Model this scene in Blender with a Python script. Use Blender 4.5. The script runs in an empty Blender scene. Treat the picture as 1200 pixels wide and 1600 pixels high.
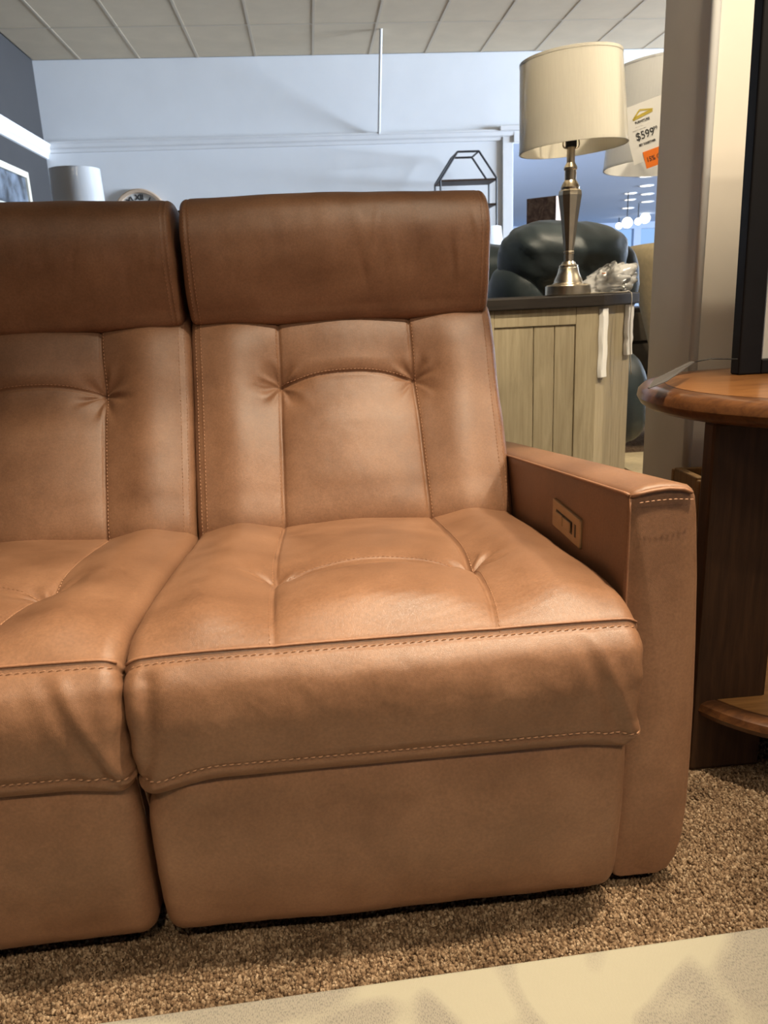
import bpy, bmesh, math, random
import numpy as np
from mathutils import Vector, Matrix

# ------------------------------------------------------------------ camera
scene = bpy.context.scene
COL = scene.collection
F, CX, CY, EYE = 1200.0, 600.0, 800.0, 0.88          # focal length in pixels of a 1200x1600 frame
def _ray(px, py): return np.array([px - CX, -(py - CY), -F])
_Y = _ray(484, 468); _Y /= np.linalg.norm(_Y)
_d = np.array([1, 0.0436, 0.0]); _X = _d - _Y * _d.dot(_Y); _X /= np.linalg.norm(_X)
_R = np.stack([_X, _Y, np.cross(_X, _Y)])
def hit(px, py, axis, val):
    d = _R @ _ray(px, py); o = np.array([0, 0, EYE]); return o + d * (val - o[axis]) / d[axis]
cam_d = bpy.data.cameras.new('camera'); cam = bpy.data.objects.new('camera', cam_d); COL.objects.link(cam)
M = Matrix.Identity(4)
for i in range(3):
    for j in range(3): M[i][j] = float(_R[i, j])
M[2][3] = EYE
cam.matrix_world = M
cam_d.sensor_fit = 'VERTICAL'; cam_d.sensor_height = 32.0; cam_d.sensor_width = 24.0
cam_d.lens = F / 1600 * 32.0
cam_d.clip_start = 0.05; cam_d.clip_end = 200
cam_d.dof.use_dof = True; cam_d.dof.focus_distance = 1.35; cam_d.dof.aperture_fstop = 9.5
scene.camera = cam

# ------------------------------------------------------------------ world, exposure
w = bpy.data.worlds.new('daylight'); scene.world = w; w.use_nodes = True
bg = w.node_tree.nodes['Background']; bg.inputs[0].default_value = (0.36, 0.60, 1.0, 1); bg.inputs[1].default_value = 1.0
vs = scene.view_settings
vs.view_transform = 'Standard'; vs.look = 'None'; vs.gamma = 1.0; vs.use_curve_mapping = False; vs.exposure = 0.0

# warm ceiling spotlights, the last three added to brighten midground and column (their housings are built in track_spot below): position, target, watts, cone degrees, blend
SPOTS = [((0.75, 0.66, 3.12), (0.04, 0.97, 0.40), 150, 45, 0.95),
         ((2.35, 0.75, 3.12), (0.15, 1.15, 0.50), 62, 26, 0.5),
         ((0.78, 0.50, 3.12), (0.95, 2.50, 1.30), 84, 40, 0.5),
         ((0.10, -1.40, 3.12), (-0.05, 0.62, 0.00), 42, 26, 0.5),
         ((1.00, 2.20, 3.12), (1.38, 3.20, 1.15), 60, 62, 0.6),
         ((3.20, 2.15, 3.12), (1.00, 2.70, 0.60), 95, 50, 0.6),
         ((1.90, -0.60, 3.12), (1.10, 1.75, 0.70), 26, 32, 0.6)]
# two warm ceiling panels added as fill for front faces (built below): centre, watts
FILL_PANELS = [((1.52, -1.45), 38), ((-0.92, -1.45), 22)]
# daylight in the big side window, then a windowless light added to brighten the hall: (centre, size y/x, size z, facing, watts)
WINDOW_FILL_LIGHTS = [((15.8, 5.7, 1.80), 6.4, 2.5, (-1, 0, 0), 8800), ((15.8, 18.0, 1.75), 14.0, 2.3, (-1, 0, 0), 1300)]
DAY = (0.66, 0.80, 1.0)
WARM = (1.0, 0.85, 0.62)
for c_, sy_, sz_, f_, w_ in WINDOW_FILL_LIGHTS:
    ld = bpy.data.lights.new('window_and_fill_light', 'AREA'); ld.shape = 'RECTANGLE'; ld.size = sz_; ld.size_y = sy_; ld.energy = w_; ld.color = DAY
    lo = bpy.data.objects.new('window_and_fill_light', ld); COL.objects.link(lo); lo.location = c_; lo.rotation_euler = (0, math.radians(90), 0)

# ------------------------------------------------------------------ helpers
def mesh_obj(name, verts, faces, mat=None, parent=None, smooth=False):
    me = bpy.data.meshes.new(name)
    me.from_pydata([tuple(map(float, v)) for v in verts], [], [tuple(f) for f in faces])
    me.update()
    if smooth: me.polygons.foreach_set('use_smooth', [True] * len(me.polygons))
    return link(name, me, mat, parent)
def link(name, me, mat=None, parent=None):
    o = bpy.data.objects.new(name, me); COL.objects.link(o)
    if mat is not None and not me.materials: me.materials.append(mat)
    if parent is not None: o.parent = parent
    return o
def tag(o, label=None, cat=None, group=None, kind=None):
    if label: o['label'] = label
    if cat: o['category'] = cat
    if group: o['group'] = group
    if kind: o['kind'] = kind
    return o
def thing(name, loc, label, cat, group=None, rz=0.0):
    e = bpy.data.objects.new(name, None); COL.objects.link(e); e.empty_display_size = 0.1
    e.location = loc; e.rotation_euler = (0, 0, rz)
    return tag(e, label, cat, group)
class MB:
    """collects shapes for ONE mesh object"""
    def __init__(s): s.v = []; s.f = []
    def add(s, v, f):
        n = len(s.v); s.v += [tuple(map(float, p)) for p in v]; s.f += [tuple(i + n for i in q) for q in f]; return s
    def box(s, a, b, m=None):
        x0, y0, z0 = a; x1, y1, z1 = b
        v = [(x0, y0, z0), (x1, y0, z0), (x1, y1, z0), (x0, y1, z0), (x0, y0, z1), (x1, y0, z1), (x1, y1, z1), (x0, y1, z1)]
        if m is not None: v = [m @ Vector(p) for p in v]
        return s.add(v, [(0, 3, 2, 1), (4, 5, 6, 7), (0, 1, 5, 4), (1, 2, 6, 5), (2, 3, 7, 6), (3, 0, 4, 7)])
    def prism(s, poly, z0, z1):
        n = len(poly)
        v = [(x, y, z0) for x, y in poly] + [(x, y, z1) for x, y in poly]
        f = [tuple(range(n - 1, -1, -1)), tuple(range(n, 2 * n))] + [(i, (i + 1) % n, n + (i + 1) % n, n + i) for i in range(n)]
        return s.add(v, f)
    def lathe(s, prof, c=(0, 0, 0), n=32, rot=0.0):
        v = []; f = []
        for r, z in prof:
            for k in range(n):
                a = rot + 2 * math.pi * k / n; v.append((c[0] + r * math.cos(a), c[1] + r * math.sin(a), c[2] + z))
        for i in range(len(prof) - 1):
            for k in range(n):
                k2 = (k + 1) % n; f.append((i * n + k, i * n + k2, (i + 1) * n + k2, (i + 1) * n + k))
        return s.add(v, f)
    def tube(s, pts, r, n=8, closed=False):
        pts = [Vector(p) for p in pts]; m = len(pts); v = []; f = []; up = None
        for i, p in enumerate(pts):
            if closed: t = pts[(i + 1) % m] - pts[i - 1]
            else: t = pts[min(i + 1, m - 1)] - pts[max(i - 1, 0)]
            t.normalize()
            if up is None: up = t.orthogonal().normalized()
            up = (up - t * up.dot(t)).normalized(); sd = t.cross(up)
            rr = r[i] if isinstance(r, (list, tuple)) else r
            for k in range(n):
                a = 2 * math.pi * k / n; v.append(p + (up * math.cos(a) + sd * math.sin(a)) * rr)
        for i in range(m if closed else m - 1):
            j = (i + 1) % m
            for k in range(n):
                k2 = (k + 1) % n; f.append((i * n + k, i * n + k2, j * n + k2, j * n + k))
        if not closed: f += [tuple(range(n - 1, -1, -1)), tuple((m - 1) * n + k for k in range(n))]
        return s.add(v, f)
    def build(s, name, mat, parent=None, smooth=False, bevel=0.0, seg=2, angle=None):
        o = mesh_obj(name, s.v, s.f, mat, parent, False); me = o.data
        bm = bmesh.new(); bm.from_mesh(me)
        bmesh.ops.recalc_face_normals(bm, faces=bm.faces[:])
        if bevel > 0:
            es = [e for e in bm.edges if len(e.link_faces) == 2 and e.calc_face_angle(0) > 0.5]
            bmesh.ops.bevel(bm, geom=es, offset=bevel, segments=seg, profile=0.5, affect='EDGES', clamp_overlap=True)
        bm.to_mesh(me); bm.free()
        if smooth: me.polygons.foreach_set('use_smooth', [True] * len(me.polygons))
        if angle is not None: me.set_sharp_from_angle(angle=math.radians(angle))
        elif bevel > 0:
            me.polygons.foreach_set('use_smooth', [True] * len(me.polygons)); me.set_sharp_from_angle(angle=math.radians(15))
        return o
def bx(name, a, b, mat, parent=None, bevel=0.004):
    return MB().box(a, b).build(name, mat, parent, bevel=bevel)

# numpy value noise
def _hash(ix, iy, iz, seed):
    h = (ix.astype(np.int64) * 374761393 + iy.astype(np.int64) * 668265263 + iz.astype(np.int64) * 2147483647 + seed * 144665) & 0xffffffff
    h = ((h ^ (h >> 13)) * 1274126177) & 0xffffffff
    h = (h ^ (h >> 16)) & 0xffffffff
    return h.astype(np.float64) / 0xffffffff
def vnoise(x, y, seed=0):
    x = np.asarray(x, float); y = np.asarray(y, float)
    ix = np.floor(x); iy = np.floor(y); fx = x - ix; fy = y - iy
    fx = fx * fx * fx * (fx * (fx * 6 - 15) + 10); fy = fy * fy * fy * (fy * (fy * 6 - 15) + 10); z = np.zeros_like(ix)
    a = _hash(ix, iy, z, seed); b = _hash(ix + 1, iy, z, seed); c = _hash(ix, iy + 1, z, seed); d = _hash(ix + 1, iy + 1, z, seed)
    return (a + (b - a) * fx) * (1 - fy) + (c + (d - c) * fx) * fy - 0.5
def fbm(x, y, seed=0, o=3):
    r = 0
    for k in range(o): r = r + vnoise(x * 2 ** k, y * 2 ** k, seed + k * 17) / 2 ** k
    return r
def sstep(a, b, x):
    t = np.clip((x - a) / (b - a), 0, 1); return t * t * (3 - 2 * t)
def polydist(X, S, path):
    d = np.full(X.shape, 9.0)
    for (x0, s0), (x1, s1) in zip(path[:-1], path[1:]):
        dx, ds = x1 - x0, s1 - s0; L = dx * dx + ds * ds + 1e-12
        t = np.clip(((X - x0) * dx + (S - s0) * ds) / L, 0, 1)
        d = np.minimum(d, np.hypot(X - x0 - t * dx, S - s0 - t * ds))
    return d
def smooth_path(pts, n=10):
    out = []; P = [pts[0]] + list(pts) + [pts[-1]]
    for i in range(1, len(P) - 2):
        p0, p1, p2, p3 = (np.array(P[k], float) for k in (i - 1, i, i + 1, i + 2))
        for t in np.linspace(0, 1, n, endpoint=False):
            out.append(0.5 * (2 * p1 + (p2 - p0) * t + (2 * p0 - 5 * p1 + 4 * p2 - p3) * t * t + (3 * p1 - p0 - 3 * p2 + p3) * t ** 3))
    out.append(np.array(P[-2], float))
    return [tuple(o) for o in out]

class Pillow:
    """closed cushion: a (y,z) loop swept along x with rounded ends; the first `dense` control points carry fine detail"""
    def __init__(s, ctrl, dense, x0, x1, r, disp=None, shift=None, du=0.0026, dv=0.0026, coarse=0.014):
        n = len(ctrl); C = [np.array(c, float) for c in ctrl]; pl = []; mark = []
        ch = [max(1e-6, float(np.linalg.norm(C[(i + 1) % n] - C[i]))) ** .75 for i in range(n)]
        tan = [((C[i] - C[i - 1]) / ch[i - 1] - (C[(i + 1) % n] - C[i - 1]) / (ch[i - 1] + ch[i]) + (C[(i + 1) % n] - C[i]) / ch[i]) for i in range(n)]
        for i in range(n):
            mark.append(len(pl)); p1, p2 = C[i], C[(i + 1) % n]; m1, m2 = tan[i] * ch[i], tan[(i + 1) % n] * ch[i]
            for t in np.linspace(0, 1, 24, endpoint=False):
                pl.append((2 * t ** 3 - 3 * t * t + 1) * p1 + (t ** 3 - 2 * t * t + t) * m1 + (3 * t * t - 2 * t ** 3) * p2 + (t ** 3 - t * t) * m2)
        pl = np.array(pl + [pl[0]]); arc = np.concatenate([[0], np.cumsum(np.linalg.norm(np.diff(pl, axis=0), axis=1))])
        s.sc = arc[mark]; sd = s.sc[dense]; tot = arc[-1]
        S = np.concatenate([np.linspace(0, sd, int(sd / dv), endpoint=False), np.linspace(sd, tot, max(6, int((tot - sd) / coarse)), endpoint=False)])
        y = np.interp(S, arc, pl[:, 0]); z = np.interp(S, arc, pl[:, 1])
        ty = np.roll(y, -1) - np.roll(y, 1); tz = np.roll(z, -1) - np.roll(z, 1); L = np.hypot(ty, tz); ty /= L; tz /= L
        area = np.sum(y * np.roll(z, -1) - np.roll(y, -1) * z); sg = 1 if area > 0 else -1
        ny, nz = tz * sg, -ty * sg                                    # outward
        th = np.linspace(0, math.pi / 2, 12)
        e = r * (1 - np.cos(th)); ins = r * (1 - np.sin(th))
        mid = np.linspace(x0 + r, x1 - r, max(3, int((x1 - x0 - 2 * r) / du)))[1:-1]
        xs = np.concatenate([x0 + e, mid, (x1 - e)[::-1]]); q = np.concatenate([ins, np.zeros(len(mid)), ins[::-1]])
        nu, nv = len(xs), len(S)
        P = np.zeros((nu, nv, 3)); P[:, :, 0] = xs[:, None]
        P[:, :, 1] = y[None] - ny[None] * q[:, None]; P[:, :, 2] = z[None] - nz[None] * q[:, None]
        X = np.repeat(xs[:, None], nv, 1); SS = np.repeat(S[None], nu, 0)
        N = s.normals(P, sg)
        if disp is not None: P = P + N * disp(X, SS)[:, :, None]
        if shift is not None: P = shift(X, SS, P)
        s.P, s.N, s.xs, s.S, s.nu, s.nv, s.sg = P, s.normals(P, sg), xs, S, nu, nv, sg
    def normals(s, P, sg):
        du = np.gradient(P, axis=0); dv = np.roll(P, -1, 1) - np.roll(P, 1, 1)
        N = -np.cross(du, dv) * sg; N /= np.linalg.norm(N, axis=2, keepdims=True) + 1e-12
        return N
    def build(s, name, mat, parent):
        nu, nv = s.nu, s.nv; V = s.P.reshape(-1, 3)
        c0, c1 = s.P[0].mean(0), s.P[-1].mean(0); V = np.vstack([V, c0, c1])
        i = np.arange(nu - 1)[:, None]; j = np.arange(nv)[None]; j2 = (j + 1) % nv
        Q = np.stack([i * nv + j + 0 * j2, (i + 1) * nv + j + 0 * j2, (i + 1) * nv + j2, i * nv + j2], -1).reshape(-1, 4)
        if s.sg > 0: Q = Q[:, ::-1]
        k = np.arange(nv); k2 = (k + 1) % nv; n0 = nu * nv
        T0 = np.stack([np.full(nv, n0), k, k2], -1); T1 = np.stack([np.full(nv, n0 + 1), (nu - 1) * nv + k2, (nu - 1) * nv + k], -1)
        if s.sg > 0: T0 = T0[:, ::-1]; T1 = T1[:, ::-1]
        me = bpy.data.meshes.new(name); me.vertices.add(len(V)); me.vertices.foreach_set('co', V.ravel())
        T = np.vstack([T0, T1]); me.loops.add(Q.size + T.size); me.polygons.add(len(Q) + len(T))
        me.loops.foreach_set('vertex_index', np.concatenate([Q.ravel(), T.ravel()]))
        st = np.concatenate([np.arange(len(Q)) * 4, Q.size + np.arange(len(T)) * 3]); me.polygons.foreach_set('loop_start', st)
        me.update(calc_edges=True); me.validate(); me.polygons.foreach_set('use_smooth', [True] * len(me.polygons))
        return link(name, me, mat, parent)
    def at(s, x, S):
        a = np.interp(x, s.xs, np.arange(s.nu)); b = np.interp(S, s.S, np.arange(s.nv))
        i = int(min(a, s.nu - 2)); j = int(min(b, s.nv - 2)); fa, fb = a - i, b - j
        f = lambda G: (G[i, j] * (1 - fa) + G[i + 1, j] * fa) * (1 - fb) + (G[i, j + 1] * (1 - fa) + G[i + 1, j + 1] * fa) * fb
        return Vector(f(s.P)), Vector(f(s.N)).normalized()

def stitches(samples, mb, pitch=0.0078, L=0.0052, W=0.0011, H=0.0009, lift=0.0004, slant=0.0):
    """samples: list of (point, normal) along a seam; adds one small thread loop per pitch"""
    pts = [p for p, n in samples]; acc = [0.0]
    for a, b in zip(pts[:-1], pts[1:]): acc.append(acc[-1] + (b - a).length)
    d = pitch / 2
    while d < acc[-1]:
        i = max(0, min(len(acc) - 2, int(np.searchsorted(acc, d)) - 1)); t = (d - acc[i]) / max(1e-9, acc[i + 1] - acc[i])
        c = pts[i].lerp(pts[i + 1], t); n = samples[i][1]; tg = (pts[i + 1] - pts[i]).normalized(); sd = n.cross(tg).normalized()
        tg = (tg + sd * slant).normalized(); sd = n.cross(tg).normalized()
        c = c + n * lift
        v = []
        for k, hw in ((-1, 0.45), (-0.4, 1), (0.4, 1), (1, 0.45)):
            hh = H * (1.0 if abs(k) < 0.9 else 0.15)
            q = c + tg * (L / 2 * k)
            v += [q - sd * W / 2 * hw, q + n * hh, q + sd * W / 2 * hw]
        f = [(0, 1, 2), (9, 11, 10)]
        for k in range(3):
            o = k * 3; f += [(o, o + 3, o + 4, o + 1), (o + 1, o + 4, o + 5, o + 2), (o, o + 2, o + 5, o + 3)]
        mb.add(v, f); d += pitch

# ------------------------------------------------------------------ materials
def new_mat(name):
    m = bpy.data.materials.new(name); m.use_nodes = True; nt = m.node_tree
    return m, nt, nt.nodes['Principled BSDF']
def nd(nt, typ, **kw):
    n = nt.nodes.new(typ)
    for k, v in kw.items():
        if k.startswith('i_'): n.inputs[k[2:].replace('_', ' ')].default_value = v
        else: setattr(n, k, v)
    return n
def ramp(nt, src, stops):
    r = nt.nodes.new('ShaderNodeValToRGB'); e = r.color_ramp.elements
    while len(e) < len(stops): e.new(0.5)
    for k, (p, c) in enumerate(stops): e[k].position = p; e[k].color = (*c, 1)
    nt.links.new(src, r.inputs[0]); return r
def srgb(r, g, b):
    f = lambda c: (c / 255 / 12.92) if c / 255 <= 0.04045 else ((c / 255 + 0.055) / 1.055) ** 2.4
    return (f(r), f(g), f(b))
def simple(name, col, rough=0.5, metal=0.0, spec=0.5, noise=0.0, scale=20.0, bump=0.0, coat=0.0, bscale=None):
    m, nt, b = new_mat(name)
    b.inputs['Base Color'].default_value = (*col, 1); b.inputs['Roughness'].default_value = rough; b.inputs['Metallic'].default_value = metal
    b.inputs['Specular IOR Level'].default_value = spec; b.inputs['Coat Weight'].default_value = coat; b.inputs['Coat Roughness'].default_value = 0.15
    tc = nd(nt, 'ShaderNodeTexCoord')
    if noise > 0:
        n = nd(nt, 'ShaderNodeTexNoise', i_Scale=scale, i_Detail=4.0); nt.links.new(tc.outputs['Object'], n.inputs['Vector'])
        r = ramp(nt, n.outputs['Fac'], [(0.3, tuple(c * (1 - noise) for c in col)), (0.7, tuple(min(1, c * (1 + noise)) for c in col))])
        nt.links.new(r.outputs[0], b.inputs['Base Color'])
    if bump > 0:
        n2 = nd(nt, 'ShaderNodeTexNoise', i_Scale=bscale or scale * 6, i_Detail=3.0); nt.links.new(tc.outputs['Object'], n2.inputs['Vector'])
        bp = nd(nt, 'ShaderNodeBump', i_Strength=bump, i_Distance=0.002); nt.links.new(n2.outputs['Fac'], bp.inputs['Height']); nt.links.new(bp.outputs[0], b.inputs['Normal'])
    return m
def leather(name, c_lo, c_mid, c_hi, rough=(0.36, 0.5), grain=0.22):
    m, nt, b = new_mat(name); L = nt.links
    tc = nd(nt, 'ShaderNodeTexCoord')
    n1 = nd(nt, 'ShaderNodeTexNoise', i_Scale=7.0, i_Detail=6.0, i_Roughness=0.62); L.new(tc.outputs['Object'], n1.inputs['Vector'])
    r1 = ramp(nt, n1.outputs['Fac'], [(0.28, c_lo), (0.5, c_mid), (0.74, c_hi)])
    n2 = nd(nt, 'ShaderNodeTexNoise', i_Scale=260.0, i_Detail=2.0); L.new(tc.outputs['Object'], n2.inputs['Vector'])
    r2 = ramp(nt, n2.outputs['Fac'], [(0.3, (0.86, 0.86, 0.86)), (0.7, (1.08, 1.08, 1.08))])
    mx = nd(nt, 'ShaderNodeMix', data_type='RGBA', blend_type='MULTIPLY'); mx.inputs[0].default_value = 1.0
    L.new(r1.outputs[0], mx.inputs[6]); L.new(r2.outputs[0], mx.inputs[7]); L.new(mx.outputs[2], b.inputs['Base Color'])
    r3 = nd(nt, 'ShaderNodeMapRange'); r3.inputs['To Min'].default_value = rough[0]; r3.inputs['To Max'].default_value = rough[1]
    L.new(n1.outputs['Fac'], r3.inputs['Value']); L.new(r3.outputs[0], b.inputs['Roughness'])
    b.inputs['Specular IOR Level'].default_value = 0.5
    v = nd(nt, 'ShaderNodeTexVoronoi', i_Scale=620.0); v.feature = 'DISTANCE_TO_EDGE'; L.new(tc.outputs['Object'], v.inputs['Vector'])
    mp = nd(nt, 'ShaderNodeMapRange'); mp.inputs['From Max'].default_value = 0.25; L.new(v.outputs['Distance'], mp.inputs['Value'])
    n4 = nd(nt, 'ShaderNodeTexNoise', i_Scale=90.0, i_Detail=3.0); L.new(tc.outputs['Object'], n4.inputs['Vector'])
    ad = nd(nt, 'ShaderNodeMath', operation='ADD'); L.new(mp.outputs[0], ad.inputs[0]); L.new(n4.outputs['Fac'], ad.inputs[1])
    bp = nd(nt, 'ShaderNodeBump', i_Strength=grain, i_Distance=0.0006); L.new(ad.outputs[0], bp.inputs['Height']); L.new(bp.outputs[0], b.inputs['Normal'])
    return m
def wood(name, lo, hi, rough=0.35, axis='X', scale=6.0, coat=0.0, stretch=14.0):
    m, nt, b = new_mat(name); L = nt.links
    tc = nd(nt, 'ShaderNodeTexCoord'); mp = nd(nt, 'ShaderNodeMapping'); L.new(tc.outputs['Object'], mp.inputs['Vector'])
    mp.inputs['Scale'].default_value = {'X': (1, stretch, stretch), 'Y': (stretch, 1, stretch), 'Z': (stretch, stretch, 1)}[axis]
    n = nd(nt, 'ShaderNodeTexNoise', i_Scale=scale, i_Detail=8.0, i_Roughness=0.65, i_Distortion=0.6); L.new(mp.outputs[0], n.inputs['Vector'])
    r = ramp(nt, n.outputs['Fac'], [(0.3, lo), (0.7, hi)]); L.new(r.outputs[0], b.inputs['Base Color'])
    b.inputs['Roughness'].default_value = rough; b.inputs['Coat Weight'].default_value = coat; b.inputs['Coat Roughness'].default_value = 0.12; b.inputs['Specular IOR Level'].default_value = 0.3
    bp = nd(nt, 'ShaderNodeBump', i_Strength=0.12, i_Distance=0.001); L.new(n.outputs['Fac'], bp.inputs['Height']); L.new(bp.outputs[0], b.inputs['Normal'])
    return m
def emit(name, col, strength):
    m, nt, b = new_mat(name); b.inputs['Base Color'].default_value = (*col, 1)
    b.inputs['Emission Color'].default_value = (*col, 1); b.inputs['Emission Strength'].default_value = strength
    return m

M_LEATHER = leather('cognac_leather', (0.155, 0.072, 0.037), (0.212, 0.103, 0.055), (0.272, 0.138, 0.077))
M_STITCH = simple('stitch_thread', (0.37, 0.19, 0.105), 0.7)
M_PIPE = leather('cognac_piping', (0.25, 0.115, 0.06), (0.29, 0.135, 0.072), (0.33, 0.16, 0.085))
M_DARKCLOTH = simple('under_cloth', (0.012, 0.009, 0.008), 0.9)
M_TEAL = leather('teal_leather', (0.020, 0.028, 0.032), (0.028, 0.040, 0.046), (0.040, 0.055, 0.062), rough=(0.35, 0.48))
M_CHAR = simple('charcoal_fabric', (0.05, 0.055, 0.06), 0.85, noise=0.25, scale=60, bump=0.3)
M_CREAM = simple('cream_fabric', (0.62, 0.50, 0.30), 0.9, noise=0.08, scale=40, bump=0.3)
M_TAUPE = simple('taupe_fabric', (0.16, 0.13, 0.10), 0.9, noise=0.12, scale=40, bump=0.3)
M_WALL = simple('white_wall', (0.74, 0.75, 0.76), 0.75, noise=0.02, scale=3, bump=0.05)
M_DGREY = simple('charcoal_wall', (0.028, 0.026, 0.026), 0.7, noise=0.05, scale=3, bump=0.05)
M_TRIM = simple('trim_white', (0.72, 0.72, 0.72), 0.5, noise=0.02, scale=5)
M_COLUMN = simple('column_paint', (0.76, 0.70, 0.62), 0.6, noise=0.03, scale=6, bump=0.06)
M_TILE = simple('ceiling_tile', (0.58, 0.48, 0.34), 0.95, noise=0.05, scale=4, bump=0.5, bscale=160)
M_TBAR = simple('ceiling_bar', (0.50, 0.42, 0.31), 0.6)
M_STEEL = simple('brushed_nickel', (0.62, 0.54, 0.42), 0.27, metal=1.0, noise=0.08, scale=30)
M_BLACK = simple('black_paint', (0.008, 0.007, 0.008), 0.5, spec=0.2, noise=0.1, scale=30)
M_BMETAL = simple('black_metal', (0.025, 0.025, 0.028), 0.45)
M_TOPWOOD = wood('walnut_top', (0.15, 0.055, 0.016), (0.34, 0.145, 0.045), rough=0.28, axis='X', coat=0.35)
M_RIMWOOD = wood('walnut_rim', (0.055, 0.021, 0.009), (0.14, 0.056, 0.020), rough=0.3, axis='X', coat=0.3)
M_LEGWOOD = wood('walnut_leg', (0.028, 0.012, 0.005), (0.066, 0.029, 0.012), rough=0.55, axis='Z')
M_SHELFWOOD = wood('walnut_shelf', (0.20, 0.09, 0.028), (0.40, 0.20, 0.07), rough=0.4, axis='X')
M_OAK = wood('light_oak', (0.30, 0.17, 0.07), (0.46, 0.28, 0.13), rough=0.5, axis='Z')
M_WASH = wood('whitewashed_wood', (0.36, 0.295, 0.19), (0.50, 0.42, 0.28), rough=0.55, axis='Z')
M_ESPRESSO = wood('espresso_top', (0.012, 0.009, 0.007), (0.030, 0.022, 0.017), rough=0.6, axis='X')
M_WHITE = simple('white_foam', (0.82, 0.80, 0.76), 0.7, noise=0.03, scale=30)
M_TAG = simple('paper_white', (0.78, 0.77, 0.74), 0.6)
M_ORANGE = simple('sticker_orange', (0.85, 0.19, 0.01), 0.5)
M_GOLD = simple('print_gold', (0.55, 0.42, 0.06), 0.6)
M_INK = simple('print_black', (0.015, 0.015, 0.015), 0.6)
M_PANEL = simple('control_metal', (0.36, 0.26, 0.15), 0.36, metal=0.6, noise=0.05, scale=40)
M_PANELDK = simple('control_dark', (0.012, 0.010, 0.008), 0.4)
M_TAN = simple('tan_canvas', (0.34, 0.20, 0.12), 0.7)
M_CARPETBASE = None

def shade_mat(name, col):
    m, nt, b = new_mat(name); L = nt.links
    tc = nd(nt, 'ShaderNodeTexCoord'); mp = nd(nt, 'ShaderNodeMapping'); mp.inputs['Scale'].default_value = (90, 90, 3); L.new(tc.outputs['Object'], mp.inputs['Vector'])
    n = nd(nt, 'ShaderNodeTexNoise', i_Scale=3.0, i_Detail=4.0); L.new(mp.outputs[0], n.inputs['Vector'])
    r = ramp(nt, n.outputs['Fac'], [(0.3, tuple(c * 0.93 for c in col)), (0.7, col)]); L.new(r.outputs[0], b.inputs['Base Color'])
    b.inputs['Roughness'].default_value = 0.7; b.inputs['Coat Weight'].default_value = 0.9; b.inputs['Coat Roughness'].default_value = 0.07
    b.inputs['Transmission Weight'].default_value = 0.0; b.inputs['Subsurface Weight'].default_value = 0.0
    tr = nd(nt, 'ShaderNodeBsdfTranslucent'); tr.inputs['Color'].default_value = (*[c * 0.9 for c in col], 1)
    mixs = nd(nt, 'ShaderNodeMixShader'); mixs.inputs[0].default_value = 0.3
    out = nt.nodes['Material Output']; L.new(b.outputs[0], mixs.inputs[1]); L.new(tr.outputs[0], mixs.inputs[2]); L.new(mixs.outputs[0], out.inputs[0])
    n5 = nd(nt, 'ShaderNodeTexNoise', i_Scale=9.0, i_Detail=2.0); L.new(tc.outputs['Object'], n5.inputs['Vector'])
    bp = nd(nt, 'ShaderNodeBump', i_Strength=0.5, i_Distance=0.01); L.new(n5.outputs['Fac'], bp.inputs['Height']); L.new(bp.outputs[0], b.inputs['Coat Normal'])
    return m
M_SHADE = shade_mat('ivory_shade', (0.80, 0.76, 0.66))
M_SHADEW = shade_mat('white_shade', (0.80, 0.80, 0.79))
def plastic_mat():
    m, nt, b = new_mat('clear_plastic'); L = nt.links
    gl = nd(nt, 'ShaderNodeBsdfGlossy'); gl.inputs['Roughness'].default_value = 0.12; gl.inputs['Color'].default_value = (0.95, 0.95, 0.95, 1)
    tp = nd(nt, 'ShaderNodeBsdfTransparent'); df = nd(nt, 'ShaderNodeBsdfDiffuse'); df.inputs['Color'].default_value = (0.85, 0.84, 0.82, 1)
    lw = nd(nt, 'ShaderNodeLayerWeight'); lw.inputs['Blend'].default_value = 0.25
    m1 = nd(nt, 'ShaderNodeMixShader'); m1.inputs[0].default_value = 0.35; L.new(tp.outputs[0], m1.inputs[1]); L.new(df.outputs[0], m1.inputs[2])
    m2 = nd(nt, 'ShaderNodeMixShader'); L.new(lw.outputs['Fresnel'], m2.inputs[0]); L.new(m1.outputs[0], m2.inputs[1]); L.new(gl.outputs[0], m2.inputs[2])
    L.new(m2.outputs[0], nt.nodes['Material Output'].inputs[0]); return m
M_PLASTIC = plastic_mat()
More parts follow.
